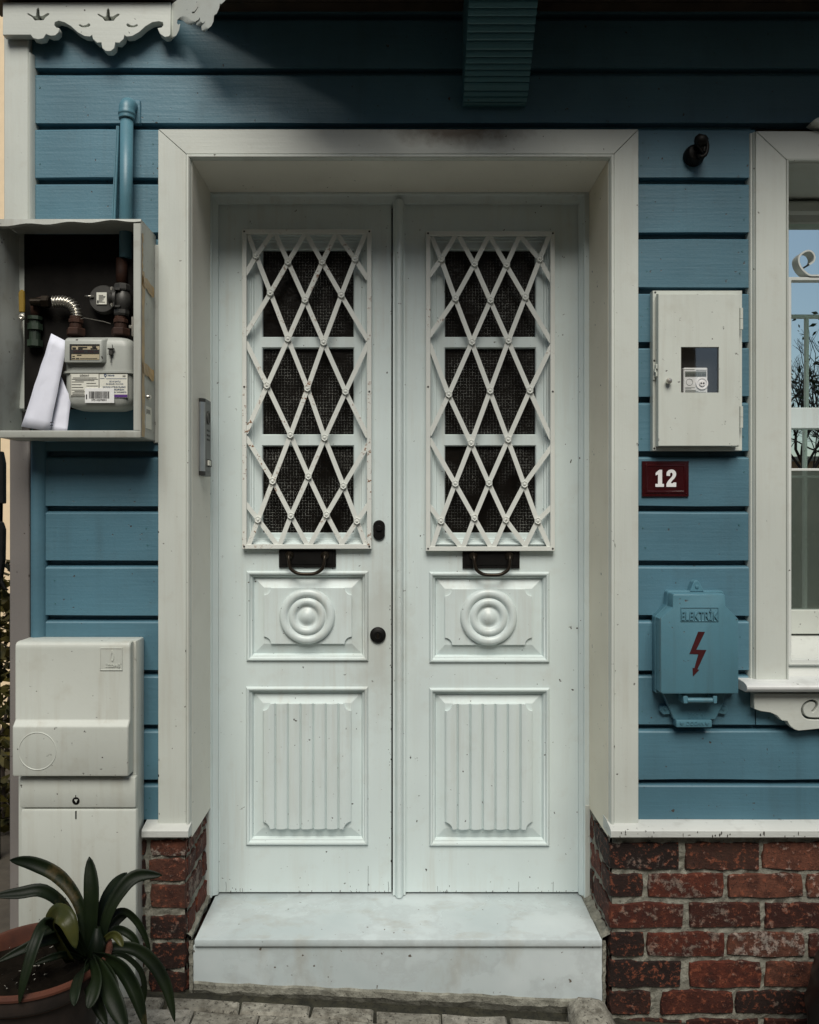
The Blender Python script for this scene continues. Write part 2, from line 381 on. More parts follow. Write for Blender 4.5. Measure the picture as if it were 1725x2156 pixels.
# ------------------------------------------------------------------ ground
def zg(x): return .001 - .061 * max(-2.5, min(2.5, x))          # the pavement falls to the right
g = G(); xs = [-60, -2.5, -1.2, 0, 1.2, 2.5, 60]; ys = [-60, -6, -2, -.4, .1, 6, 60]
V = [[g.bm.verts.new((x, y, zg(x) - .045)) for x in xs] for y in ys]
for j in range(6):
    for i in range(6): g.f([V[j][i], V[j][i + 1], V[j + 1][i + 1], V[j + 1][i]])
tag(g.obj('ground', 'asphalt', base=(0, 0, 0)), kind='structure')
g = G(); g.solid([(-2.4, .02, zg(-2.4) - .03), (2.4, .02, zg(2.4) - .03), (2.4, -1.5, zg(2.4) - .03), (-2.4, -1.5, zg(-2.4) - .03)],
                 [(-2.4, .02, zg(-2.4) - .008), (2.4, .02, zg(2.4) - .008), (2.4, -1.5, zg(2.4) - .008), (-2.4, -1.5, zg(-2.4) - .008)])
pave = tag(g.obj('pavement', 'grout', base=(0, 0, 0)), kind='structure')
rp = random.Random(3)
for r_, (ya, yb) in enumerate([(-.062, -.118), (-.122, -.225), (-.23, -.36), (-.366, -.52), (-.526, -.70), (-.706, -.90), (-.906, -1.12)]):
    x = -1.5 + rp.uniform(-.1, .1)
    while x < 1.7:
        L = rp.uniform(.19, .26) if r_ else rp.uniform(.19, .24)
        if abs(x - (-.683)) < .12 and r_ == 0: x = -.683; L = .217
        g = G(); th = .012 + rp.uniform(0, .006)
        def top(xx, yy, d=0): return (xx, yy, zg(xx) + th + d + rp.uniform(-.003, .003))
        x2 = x + L - .007; ins = .006
        A = [(x, ya), (x + L * .5, ya), (x2, ya), (x2, yb), (x + L * .5, yb), (x, yb)]
        A = [(p + rp.uniform(-.004, .004), q + rp.uniform(-.003, .003)) for p, q in A]
        cx_, cy_ = sum(p for p, _ in A) / 6, sum(q for _, q in A) / 6
        lo = [(p, q, zg(p) - .02) for p, q in A]; md = [(p, q, zg(p) + th - .006) for p, q in A]
        hi = [top(p + (ins if p < cx_ else -ins), q + (ins if q < cy_ else -ins)) for p, q in A]
        g.loops([lo, md, hi], True, False, True)
        g.obj('paving_stone', 'stone' if rp.random() < .6 else 'stone2', pave); x += L

# ------------------------------------------------------------------ the house
house = thing('timber_house', (0, .3, 0), 'blue clapboard house with white trim, double front door and brick base', 'house')
YB, YG = .020, .050                       # board face, groove depth
PITCH, Z0 = .1717, 2.923
def line(k): return Z0 - PITCH * k
def board(x0, x1, zt, zb, jit=0.0):
    g = G(); d = random.uniform(-.0015, .0015)
    prof = [(YB + d, zb), (YB + d, zt - .025), (YB + .003 + d, zt - .021), (YG - .004, zt - .0145), (YG, zt - .012), (YG, zt), (.0625, zt), (.0625, zb)]
    n_ = max(2, int((x1 - x0) / .14)); L = []
    for i in range(n_ + 1):
        a, b, c_ = random.uniform(-.0012, .0012), random.uniform(-.0014, .0014), random.uniform(-.001, .001)
        L.append([(x0 + (x1 - x0) * i / n_, y + (a if y < .03 else 0), z + (b if (y < .03 and z < zb + .002) else c_ if y < .045 and z > zb + .002 else 0)) for y, z in prof])
    g.loops(L, True, True, True); o = autosmooth(g.obj('siding_board', 'blue', house), 25)
    for xn in ([x0 + .03, x1 - .04] if x1 - x0 < 1 else [x0 + .03 + q * .42 for q in range(7)]):
        for fz in ((.3, .75) if zt - zb > .12 else (.5,)):
            xx, zz_ = xn + random.uniform(-.012, .012), zb + (zt - .03 - zb) * fz + random.uniform(-.006, .006)
            if random.random() < .55: h = G(); h.lathe([(.0030, .0006), (.0026, -.0006), (.0003, -.0003)], (xx, YB + d, zz_), 'y', 7); h.obj('nail', 'blue_dark', o)
    return o
XL, XW = X(68, .02), 1.125
for k in (-2, -1, 0): board(XL, 2.2, line(k), line(k + 1))
board(-.742, .754, line(1) , 2.723)
for k in range(1, 13):
    left0 = XL if k < 6 else X(90, .02)
    board(left0, -.735, line(k), line(k + 1))
    if k < 12: board(.748, XW, line(k), line(k + 1))
board(X(90, .02), -.735, line(13), .565)
board(.748, 2.2, line(12), line(13)); board(.748, 2.2, line(13), .565)
board(1.128, 2.2, line(11) - .05, line(12))
g = G()                                    # sheathing behind the boards, with the two openings left free
g.box(-1.16, -.668, .063, .40, .0, 3.1); g.box(.680, 1.212, .063, .40, .0, 3.1); g.box(-.668, .680, .063, .40, 2.66, 3.1)
g.box(1.212, 2.3, .063, .40, 0, 1.0); g.box(1.212, 2.3, .063, .40, 2.63, 3.1)
g.obj('wall', 'brown', house)
g = G(); g.box(-1.16, 2.3, .9, .95, 0, 3.1).box(-1.18, -1.13, .40, .95, 0, 3.1).box(2.25, 2.3, .4, .95, 0, 3.1); g.obj('inner_wall', 'dark', house)
g = G(); g.box(-1.228, -1.165, .075, 3.2, 0, 5.6); g.obj('side_wall', 'blue', house)

# corner boards
g = G(); g.box(X(8), X(60), .0, .07, 1.85, 3.105, .003); cb = g.obj('corner_board', 'trim', house)
g = G(); g.exz([(X(60.4), .004), (X(62), -.003), (X(64), -.001), (X(65.3), .006), (X(68), .012), (X(68), .06), (X(60.4), .06)], 1.85, 2.96); autosmooth(g.obj('bead', 'trim', cb), 50)
g = G(); g.box(X(20, .06), X(62, .06), .06, .11, .0, 1.88, .003); g.obj('corner_post', 'post', house)
g = G(); a_, b_ = X(61, .0), X(90, .0)
g.exz([(a_, .06), (a_, .012), (a_ + .004, .004), (a_ + .014, .0), (b_ - .014, .004), (b_ - .006, .012), (b_, .018), (b_, .06)], .95, 1.76); autosmooth(g.obj('corner_batten', 'blue', house), 50)

# door casing, mitred
ox0, ox1, oz = X(333), X(1345), Z(272); ix0, ix1, iz = X(400), X(1285.5), Z(332.5); cb_z = .556
g = G(); g.prism([(ox0, cb_z), (ix0 - .012, cb_z), (ix0 - .012, iz + .012), (ox0, oz)], .0, .06, .0015); g.obj('door_casing', 'trim', house)
g = G(); g.prism([(ox1, cb_z), (ox1, oz), (ix1 + .012, iz + .012), (ix1 + .012, cb_z)], .001, .06, .0015); g.obj('door_casing', 'trim', house)
g = G(); g.prism([(ox0 + .0012, oz), (ix0 - .0112, iz + .0128), (ix1 + .0112, iz + .0128), (ox1 - .0012, oz)], -.0008, .06, .0012); g.obj('door_casing', 'head', house)
bp = [(-.0115, .012), (-.011, .0), (-.0095, -.005), (-.006, -.0075), (-.002, -.006), (.0, -.001), (.001, .006), (.0025, .010), (.0035, .0115), (.0, .020)]
def bead_loop(dx, y, bottom): return [(ix0 + dx, y, bottom), (ix0 + dx, y, iz - dx), (ix1 - dx, y, iz - dx), (ix1 - dx, y, bottom)]
g = G(); g.loops([bead_loop(a, b, .52) for a, b in bp], False); autosmooth(g.obj('casing_bead', 'trim', house), 60)
# reveal linings
rx0, rx1, rz = ix0 + .004, ix1 - .004, iz - .004
rbz = .514
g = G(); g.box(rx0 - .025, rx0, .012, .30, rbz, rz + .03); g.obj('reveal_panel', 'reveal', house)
g = G(); g.box(rx1, rx1 + .025, .012, .30, rbz, rz + .03); g.obj('reveal_panel', 'warm_light_trim', house)
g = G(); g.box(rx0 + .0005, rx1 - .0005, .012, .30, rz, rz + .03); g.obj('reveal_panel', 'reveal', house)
# door frame: flat face and a chamfered stop
YD = .30
fo0, fo1 = rx0 - .01, rx1 + .01
fx0, fx1, fz = X(446, .265), X(1230, .265), Z(410.5, .265)
sx0, sx1, sz = X(459.5, .288), X(1219, .288), Z(429, .288)
def fl(x0, x1, z1, y): return [(x0, y, .205), (x0, y, z1), (x1, y, z1), (x1, y, .205)]
g = G(); g.loops([fl(fo0, fo1, rz + .01, .262), fl(fx0 - .003, fx1 + .003, fz + .003, .262), fl(fx0, fx1, fz, .265), fl(fx0, fx1, fz, .276), fl(fx0 + .002, fx1 - .002, fz - .002, .278), fl(sx0 - .002, sx1 + .002, sz + .002, .286), fl(sx0, sx1, sz, .289), fl(sx0, sx1, sz, .33)], False)
autosmooth(g.obj('door_frame', 'door', house), 25)
# jamb feet standing on the step below the linings
g = G(); g.box(X(429, .262), X(441, .262), .2585, .33, .203, rbz + .01, .002); g.obj('jamb_foot', 'trim', house)
g = G(); g.box(X(1232, .262), X(1243, .262), .2585, .33, .203, rbz + .01, .002); g.obj('jamb_foot', 'trim', house)

# ------------------------------------------------------------------ door leaves
LEFT = dict(
    x=(459, 826), hx=(517, 778), gx=(510.5, 782.5), gz=(484, 1155.5), px=(553, 747), mat='lattice_rust',
    r={1: [(540, 539), (607, 552), (679, 552), (748, 546)], 2: [(570, 617), (643, 632), (719, 621.5)], 3: [(607, 714), (682, 721.5)],
       4: [(563, 812), (648, 818), (728, 825)], 5: [(612, 916), (684, 922)], 6: [(575, 1013), (650, 1003), (723.5, 1023)],
       7: [(544, 1094), (613, 1085.6), (688, 1083.5), (752, 1097)]},
    p1=(520.5, 775, 1203, 1391), t1=(556, 741, 1237.5, 1355.7), rd=(647.5, 1297, 58.7), p2=(519.5, 774.5, 1446.5, 1778), t2=(554, 739.5, 1481, 1743.6),
    plate=(588, 708, 1157, 1195))
RIGHT = dict(
    x=(853, 1219), hx=(903, 1163), gx=(897, 1168), gz=(488, 1160), px=(935, 1128), mat='lattice',
    r={1: [(929, 546), (999, 556), (1066.5, 558), (1136.6, 546)], 2: [(959, 629), (1032.7, 632.7), (1106, 626)], 3: [(993.7, 720.7), (1070.5, 717.7)],
       4: [(945, 831), (1031.8, 823), (1115.5, 822.4)], 5: [(992, 932.8), (1069.8, 925.5)], 6: [(958.7, 1018), (1029.5, 1016.8), (1103.9, 1019.8)],
       7: [(928.6, 1096.8), (999, 1090), (1065, 1094), (1132, 1096.5)]},
    p1=(905, 1156, 1205, 1394), t1=(937, 1120.6, 1240, 1358), rd=(1028.7, 1298.6, 60), p2=(905, 1156, 1449, 1780), t2=(937.5, 1121.6, 1481.7, 1744.6),
    plate=(974, 1094, 1158, 1197))
def notched(x0, x1, z0, z1, r, n=5):
    P_ = []
    for cx_, cz_, a0 in ((x0, z0, 90), (x1, z0, 180), (x1, z1, 270), (x0, z1, 360)):
        for i in range(n + 1):
            t = R(a0 - 90 * i / n) if False else R(a0 - i * 90 / n)
            P_.append((cx_ + r * math.cos(t), cz_ + r * math.sin(t)))
    # corners walk round: bottom-left, bottom-right, top-right, top-left
    out = []
    for q, (cx_, cz_, a0, a1) in enumerate(((x0, z0, 90, 0), (x1, z0, 180, 90), (x1, z1, 270, 180), (x0, z1, 360, 270))):
        for i in range(n + 1):
            t = R(a0 + (a1 - a0) * i / n); out.append((cx_ + r * math.cos(t), cz_ + r * math.sin(t)))
    return out
def door_leaf(S, label):
    x0, x1 = X(S['x'][0], YD) - .008, X(S['x'][1], YD) + (.004 if S['x'][0] > 800 else -.003)
    zt, zb = 2.612, .2075
    h = [X(p, YD) for p in S['hx']]; q1 = [X(p, YD) for p in S['p1'][:2]]; q2 = [X(p, YD) for p in S['p2'][:2]]
    wz = (Z(1150, YD), Z(490, YD)); z1 = (Z(S['p1'][3], YD), Z(S['p1'][2], YD)); z2 = (Z(S['p2'][3], YD), Z(S['p2'][2], YD))
    g = G()
    def fc(a, b, c, d): g.f(g.vs([(a, YD, c), (b, YD, c), (b, YD, d), (a, YD, d)]))
    for (a, b), (c, d) in ((h, wz), (q1, z1), (q2, z2)): fc(x0, a, c, d); fc(b, x1, c, d)
    fc(x0, x1, zb, z2[0]); fc(x0, x1, z2[1], z1[0]); fc(x0, x1, z1[1], wz[0]); fc(x0, x1, wz[1], zt)
    g.loops([[(x0, YD, zb), (x1, YD, zb), (x1, YD, zt), (x0, YD, zt)], [(x0, YD + .045, zb), (x1, YD + .045, zb), (x1, YD + .045, zt), (x0, YD + .045, zt)]])
    bmesh.ops.remove_doubles(g.bm, verts=g.bm.verts, dist=1e-5)
    leaf = tag(g.obj('door_leaf', 'door', house), label)
    # window moulding and sash
    pz = [(527, 713), (733, 917), (938, 1123)]; YP = YD + .034
    px = [X(p, YP) for p in S['px']]
    mw = (px[0] - h[0])
    g = G()
    prof = [(0, 0), (.004, -.006), (.009, -.008), (.014, -.004), (.016, .003), (.021, .004), (.023, .009), (.031, .010), (.033, .016), (.040, .016)]
    sc = min(mw, h[1] - px[1]) / .062
    g.rect(h[0], h[1], wz[0], wz[1], [(a * sc, YD + b) for a, b in prof]); autosmooth(g.obj('window_moulding', 'door', leaf), 30)
    g = G(); a, b = h[0] + .040 * sc, h[1] - .040 * sc; c_, d_ = wz[0] + .040 * sc, wz[1] - .040 * sc
    ye = YD + .0162
    zz = [(Z(p[1], YP), Z(p[0], YP)) for p in pz]
    def f2(a, b, c, d): g.f(g.vs([(a, ye, c), (b, ye, c), (b, ye, d), (a, ye, d)]))
    bands = [(c_, zz[2][0]), (zz[2][1], zz[1][0]), (zz[1][1], zz[0][0]), (zz[0][1], d_)]
    for c, d in bands: f2(a, b, c, d)
    for c, d in zz:
        f2(a, px[0], c, d); f2(px[1], b, c, d)
        g.rect(px[0], px[1], c, d, [(0, ye), (.003, ye + .004), (.003, YP + .004)])
    g.obj('sash', 'door', leaf)
    for c, d in zz:
        g = G(); g.box(px[0] - .004, px[1] + .004, YP, YP + .005, c - .004, d + .004); g.obj('glass_pane', 'wired', leaf)
    # two lower panels
    mp = [(-.002, -.001), (.0, -.006), (.004, -.0105), (.009, -.009), (.0115, -.001), (.0135, .001), (.017, .002), (.0205, .010), (.0225, .016)]
    for nm, q, zz_, t, reed in (('panel', q1, z1, S['t1'], False), ('panel', q2, z2, S['t2'], True)):
        g = G(); g.rect(q[0], q[1], zz_[0], zz_[1], [(a, YD + b) for a, b in mp]); autosmooth(g.obj('panel_moulding', 'door', leaf), 30)
        tx0, tx1, tz0, tz1 = X(t[0], YD), X(t[1], YD), Z(t[3], YD), Z(t[2], YD)
        g = G(); i0 = .0225
        outer = [(q[0] + i0, zz_[0] + i0), (q[1] - i0, zz_[0] + i0), (q[1] - i0, zz_[1] - i0), (q[0] + i0, zz_[1] - i0)]
        inner = [(tx0, tz0), (tx1, tz0), (tx1, tz1), (tx0, tz1)]
        g.loops([[(x, YD + .016, z) for x, z in outer], [(x, YD + .0035, z) for x, z in inner]], True, False, True)
        g.obj('panel', 'door', leaf)
        r_ = X(850, YD) - X(835, YD)
        if not reed:
            g = G(); g.prism(notched(tx0, tx1, tz0, tz1, r_), YD - .004, YD + .006, .0012); g.obj('tablet', 'tablet', leaf)
        else:
            g = G(); NS = 7; per = 10; cols = []
            for i in range(NS * per + 1):
                x = tx0 + (tx1 - tx0) * i / (NS * per); ph = (i % per) / per
                y = YD - .004 - .0080 * math.sin(math.pi * min(1, ph * .86 + .14)) * (1 if ph or 1 else 0)
                if i % per == 0: y = YD + .0012 if 0 < i < NS * per else YD - .003
                dl = min(x - tx0, tx1 - x); nz = math.sqrt(max(0, r_ * r_ - dl * dl)) if dl < r_ else 0
                cols.append((x, y, tz0 + nz, tz1 - nz))
            for (xa, ya, a0, a1), (xb, yb, b0, b1) in zip(cols, cols[1:]):
                v = g.vs([(xa, ya, a0), (xb, yb, b0), (xb, yb, b1), (xa, ya, a1)]); g.f(v)
                v = g.vs([(xa, ya, a0), (xa, YD + .006, a0), (xb, YD + .006, b0), (xb, yb, b0)]); g.f(v)
                v = g.vs([(xa, ya, a1), (xb, yb, b1), (xb, YD + .006, b1), (xa, YD + .006, a1)]); g.f(v)
            for (xa, ya, a0, a1) in (cols[0], cols[-1]): g.f(g.vs([(xa, ya, a0), (xa, ya, a1), (xa, YD + .006, a1), (xa, YD + .006, a0)]))
            bmesh.ops.remove_doubles(g.bm, verts=g.bm.verts, dist=1e-5)
            autosmooth(g.obj('reeded_tablet', 'tablet', leaf), 24)
    cx_, cz_, rr = X(S['rd'][0], YD), Z(S['rd'][1], YD), S['rd'][2] * (D + YD) / F
    g = G(); prof = []
    for i in range(41):
        t = i / 40
        hgt = max(.017 * math.cos(t / .36 * math.pi / 2) if t < .36 else 0, .015 * math.sqrt(max(0, 1 - ((t - .53) / .15) ** 2)), .016 * math.sqrt(max(0, 1 - ((t - .84) / .165) ** 2)))
        hgt = max(hgt, .0035)
        if t > .985: hgt = 0
        prof.append((rr * t + .0001, -hgt))
    g.lathe(prof, (cx_, YD - .0042, cz_), 'y', 48); g.obj('roundel', 'tablet', leaf, True)
    # lattice grille
    YL = YD - .018; mt = S['mat']
    gx = [X(p, YL) for p in S['gx']]; gz = [Z(S['gz'][1], YL), Z(S['gz'][0], YL)]
    g = G(); g.rect(gx[0], gx[1], gz[0], gz[1], [(.0, YD), (.0, YL - .006), (.001, YL - .007), (.0145, YL - .007), (.0155, YL - .006), (.0155, YL + .004)]); g.obj('grille_frame', mt, leaf)
    r = S['r']; ofx = S['gx'][0] - 510.5; ofz = S['gz'][0] - 484
    def e(px_, py_): return (px_ + ofx, py_ + ofz)
    back = [[e(523, 494), r[1][0], r[2][0], r[3][0], r[4][1], r[5][1], r[6][2], r[7][3], e(771, 1148)], [e(581, 494), r[1][1], r[2][1], r[3][1], r[4][2], e(775, 920)],
            [e(646, 494), r[1][2], r[2][2], e(775, 716)], [e(711, 494), r[1][3], e(775, 587)], [e(518, 720), r[4][0], r[5][0], r[6][1], r[7][2], e(722, 1148)],
            [e(518, 920), r[6][0], r[7][1], e(647, 1148)], [e(517, 1060), r[7][0], e(584, 1148)]]
    front = [[e(573, 492), r[1][0], e(517, 578)], [e(643, 492), r[1][1], r[2][0], e(517, 705)], [e(708, 492), r[1][2], r[2][1], r[3][0], r[4][0], e(518, 912)],
             [e(770, 492), r[1][3], r[2][2], r[3][1], r[4][1], r[5][0], r[6][0], r[7][0], e(524, 1148)], [e(776, 722), r[4][2], r[5][1], r[6][1], r[7][1], e(589, 1148)],
             [e(776, 935), r[6][2], r[7][2], e(653, 1148)], [e(776, 1062), r[7][3], e(718, 1148)]]
    for lst, yy in ((back, YL), (front, YL - .0042)):
        for pl in lst:
            g = G(); g.strip([(X(p, YL), Z(q, YL)) for p, q in pl], .0158, yy, .0035); g.obj('grille_bar', mt, leaf)
    ros = None
    for row in r.values():
        for p, q in row:
            if ros is None:
                g = G(); L = []
                for rad, hh in ((.0112, .001), (.0118, -.004), (.0098, -.0075), (.0055, -.0055), (.0042, -.0090), (.0012, -.0100)):
                    L.append([(rad * (1 + (.10 if rad > .006 and i % 2 else 0)) * math.cos(2 * math.pi * i / 12), hh, rad * (1 + (.10 if rad > .006 and i % 2 else 0)) * math.sin(2 * math.pi * i / 12)) for i in range(12)])
                g.loops(L, True, False, True); ros = g.obj('rosette', mt, leaf, base=(0, 0, 0)); o = ros
            else: o = ros.copy(); COL.objects.link(o)
            o.parent = leaf; o.location = Vector((X(p, YL), YL - .0042, Z(q, YL))) - worldloc(leaf)
    sc_ = None
    for p, q in ((S['gx'][0] + 4.5, S['gz'][0] + 4.5), (S['gx'][1] - 4.5, S['gz'][0] + 4.5), (S['gx'][0] + 4.5, S['gz'][1] - 5), (S['gx'][1] - 4.5, S['gz'][1] - 5), (S['gx'][0] + 4.5, 815), (S['gx'][1] - 4.5, 825)):
        if sc_ is None:
            g = G(); g.lathe([(.0035, 0), (.0033, -.0012), (.0018, -.0016), (.0016, -.0006), (.0002, -.0004)], (0, 0, 0), 'y', 10); sc_ = g.obj('screw', 'dkmetal', leaf, base=(0, 0, 0)); o = sc_
        else: o = sc_.copy(); COL.objects.link(o)
        o.parent = leaf; o.location = Vector((X(p, YL), YL - .0071, Z(q, YL))) - worldloc(leaf)
    # letter plate with drop pull
    a, b, c, d = S['plate']; ax, bx, cz0, dz = X(a, YD), X(b, YD), Z(d, YD), Z(c, YD)
    g = G(); g.box(ax, bx, YD - .008, YD, cz0, dz, .002); g.box(ax + .012, bx - .012, YD - .0105, YD - .008, cz0 + .012, dz - .006, .002); g.obj('letter_plate', 'black', leaf)
    mx_ = (ax + bx) / 2; hw = .062
    pts = [(mx_ - hw, YD - .010, dz - .018), (mx_ - hw, YD - .030, dz - .022), (mx_ - hw + .002, YD - .036, cz0 + .018), (mx_ - hw * .86, YD - .038, cz0 - .002), (mx_ - hw * .5, YD - .038, cz0 - .017), (mx_, YD - .038, cz0 - .020)]
    pts = pts + [(2 * mx_ - p[0], p[1], p[2]) for p in pts[::-1][1:]]
    g = G(); g.tube(smooth_poly(pts, 4, False), .0062, 8)
    for s_ in (-1, 1): g.lathe([(.015, .0), (.015, -.004), (.009, -.007), (.006, -.012)], (mx_ + s_ * hw, YD - .010, dz - .019), 'y', 14)
    g.obj('pull_handle', 'bronze', leaf, True)
    return leaf
lf = door_leaf(LEFT, 'left door leaf with rust speckled lattice grille and two keyholes')
rf = door_leaf(RIGHT, 'right door leaf with clean white lattice grille')
# keyholes on the left leaf
g = G(); cx_, cz_ = X(798.5, YD), Z(1116, YD); rr = 12.5 * 2.85 / F; hh = 8.5 * 2.85 / F
st_ = []
for i in range(24):
    t = 2 * math.pi * i / 24; st_.append((rr * math.cos(t), rr * math.sin(t) + (hh if math.sin(t) >= 0 else -hh)))
def sl_(k, y): return [(cx_ + a * k, y, cz_ + b * k) for a, b in st_]
g.loops([sl_(1, YD), sl_(1, YD - .007), sl_(.9, YD - .010), sl_(.55, YD - .010)], True, False, True); g.lathe([(.0105, -.010), (.0105, -.014), (.009, -.015), (.0005, -.015)], (cx_, YD, cz_ + .006), 'y', 20)
g.obj('lock_cylinder', 'black', lf)
g = G(); g.lathe([(.028, 0), (.0275, -.006), (.024, -.010), (.012, -.012), (.010, -.010), (.0005, -.010)], (X(796, YD), YD, Z(1337, YD)), 'y', 28); autosmooth(g.obj('lock_rose', 'black', lf), 40)
g = G(); g.box(X(794.5, YD), X(797.5, YD), YD - .0115, YD - .0105, Z(1346, YD), Z(1333, YD)); g.obj('keyhole', 'bronze', lf)
for leaf_, xs_ in ((lf, (476, 506, 511, 775, 818)), (rf, (922, 1092, 1165))):
    for q in xs_:
        hgt = random.choice([.012, .02, .035]) if q not in (775,) else .09
        g = G(); g.strip([(X(q, YD), .2085), (X(q, YD) + random.uniform(-.001, .001), .2085 + hgt * .5), (X(q, YD) + random.uniform(-.001, .001), .2085 + hgt)], .0011, YD - .0004, .0004); g.obj('crack', 'ink', leaf_)
# meeting post
c0, c1 = X(827.5, .285), X(854, .285)
g = G(); n = 14; prof = [(c0, .31)]
for i in range(n + 1):
    t = i / n; x = c0 + (c1 - c0) * t
    y = {0: .292, 1: .280, 2: .278, 3: .284, 4: .280}.get(i, None) if i < 5 else None
    if i <= 2: y = .283
    elif i == 3: y = .279
    elif i >= 12: y = .287
    elif i == 11: y = .278
    else: y = .272 - .010 * math.sin(math.pi * (i - 3) / 8)
    prof.append((x, y))
prof.append((c1, .31))
g.exz(prof, .2035, 2.606); autosmooth(g.obj('meeting_post', 'door', house), 35)

# ------------------------------------------------------------------ ledges and brick base
def ledge(x0, x1):
    g = G(); g.exx([(-.030, .527), (-.034, .531), (-.034, .549), (-.029, .554), (.02, .565), (.06, .565), (.06, .527)], x0, x1)
    return autosmooth(g.obj('ledge_board', 'ledge', house), 40)
ledge(X(299, -.03), X(397, -.03)); ledge(X(1286, -.03), 2.2)

def brick_obj(x0, x1, z0, z1, parent, mat, y=.0, depth=.06, plane='front', rnd=random):
    """weathered brick: rounded, uneven box; plane 'front' faces -y, otherwise faces along x at position y"""
    g = G(); nx, nz = 4, 2; j = .0035
    def P_(u, v, w): # u,v in 0..1, w depth from face
        return (u, w, v)
    rows = []
    wob = {}
    def pt(a, c, rim):
        ins = {0: 0, 1: .0028}[rim]
        u = x0 + ins + (x1 - x0 - 2 * ins) * a / nx; v = z0 + ins + (z1 - z0 - 2 * ins) * c / nz
        edge_u = -1 if a == 0 else (1 if a == nx else 0); edge_v = -1 if c == 0 else (1 if c == nz else 0)
        if (a, c) not in wob: wob[(a, c)] = (rnd.uniform(-j, j) - (.002 * edge_u if edge_v else 0), rnd.uniform(-j, j) - (.002 * edge_v if edge_u else 0), rnd.uniform(-.0025, .0025))
        o = wob[(a, c)]; return u + o[0], v + o[1], o[2]
    border = [(a, 0) for a in range(nx)] + [(nx, c) for c in range(nz)] + [(a, nz) for a in range(nx, 0, -1)] + [(0, c) for c in range(nz, 0, -1)]
    def tr(u, v, d):
        if plane == 'front': return (u, y + d, v)
        return (y + d * plane, u, v)
    L0 = [tr(*pt(a, c, 0)[:2], depth) for a, c in border]; L1 = [tr(*pt(a, c, 0)[:2], .006) for a, c in border]
    v0, v1 = g.vs(L0), g.vs(L1); n_ = len(border)
    for i in range(n_): g.f([v0[i], v0[(i + 1) % n_], v1[(i + 1) % n_], v1[i]])
    grid = {}
    for a in range(nx + 1):
        for c in range(nz + 1): u, v, d = pt(a, c, 1); grid[(a, c)] = g.bm.verts.new(tr(u, v, d))
    for i in range(n_): g.f([v1[i], v1[(i + 1) % n_], grid[border[(i + 1) % n_]], grid[border[i]]])
    for a in range(nx):
        for c in range(nz): g.f([grid[(a, c)], grid[(a + 1, c)], grid[(a + 1, c + 1)], grid[(a, c + 1)]])
    return autosmooth(g.obj('brick', mat, parent), 50)
def rough_sheet(pts4, nu, nv, amt, rnd, push):
    g = G(); a, b, c, d = [Vector(p) for p in pts4]; V = []
    for j in range(nv + 1):
        row = []
        for i in range(nu + 1):
            u, v = i / nu, j / nv; p = a.lerp(b, u).lerp(d.lerp(c, u), v) + Vector(push) * rnd.uniform(-amt, amt); row.append(g.bm.verts.new(p))
        V.append(row)
    for j in range(nv):
        for i in range(nu): g.f([V[j][i], V[j][i + 1], V[j + 1][i + 1], V[j + 1][i]])
    return g
rb = random.Random(11); YK = -.004
g = rough_sheet([(.672, .004, -.2), (2.2, .004, -.2), (2.2, .004, .53), (.672, .004, .53)], 80, 40, .0045, rb, (0, 1, 0))
V_ = rough_sheet([(.669, .010, -.2), (.669, .30, -.2), (.669, .30, .52), (.669, .010, .52)], 14, 30, .005, rb, (1, 0, 0))
me_ = bpy.data.meshes.new('t'); V_.bm.to_mesh(me_); g.bm.from_mesh(me_); V_.bm.free()
base_r = tag(g.obj('brick_base', 'mortar', house), 'brick base right of the doorstep')
courses = [(1774, 1831, [(1282.5, 1428.7), (1444, 1599.7), (1605, 1760), (1766, 1900)], 'dpppd'), (1840, 1889, [(1284, 1356), (1364, 1525), (1532, 1691), (1698, 1860)], 'dbpp'),
           (1901, 1954, [(1282.5, 1440.6), (1450.7, 1603), (1610, 1770), (1776, 1900)], 'bbbb'), (1963.6, 2014, [(1282.5, 1357.6), (1362.7, 1527), (1532, 1696), (1702, 1860)], 'dbpb'),
           (2024, 2079, [(1283, 1435.5), (1450, 1604), (1611, 1765), (1771, 1900)], 'dbpd'), (2087, 2135, [(1283, 1371), (1391, 1544), (1549, 1700), (1706, 1860)], 'dbdb'),
           (2146, 2200, [(1300, 1438), (1446, 1600), (1608, 1760), (1766, 1900)], 'dbbd')]
MB = {'d': 'brick_dark', 'b': 'brick', 'p': 'brick_pale'}
for zt_, zb_, xs_, ms in courses:
    for (a, b), mk in zip(xs_, ms): brick_obj(X(a), X(b), Z(zb_), Z(zt_), base_r, MB[mk], YK, .06, 'front', rb)
for i, (zt_, zb_, _, _) in enumerate(courses[:6]):
    z1_, z0_ = Z(zt_), Z(zb_)
    segs = [(.012, .108), (.122, .262)] if i % 2 else [(.012, .205), (.220, .285)]
    for a, b in segs: brick_obj(a, min(b, .262), max(z0_, -.05), z1_, base_r, rb.choice(['brick', 'brick_dark', 'brick']), .6645, .04, 1, rb)
g = rough_sheet([(-1.16, .004, -.2), (-.660, .004, -.2), (-.660, .004, .53), (-1.16, .004, .53)], 28, 40, .0045, rb, (0, 1, 0))
V_ = rough_sheet([(-.657, .010, -.2), (-.657, .30, -.2), (-.657, .30, .52), (-.657, .010, .52)], 14, 30, .005, rb, (1, 0, 0))
V_.bm.to_mesh(me_); g.bm.from_mesh(me_); V_.bm.free()
base_l = tag(g.obj('brick_base', 'mortar', house), 'brick base left of the doorstep')
lc = [(1769, 1802), (1809, 1855), (1862, 1913), (1928, 1978), (1986, 2038), (2046, 2090)]
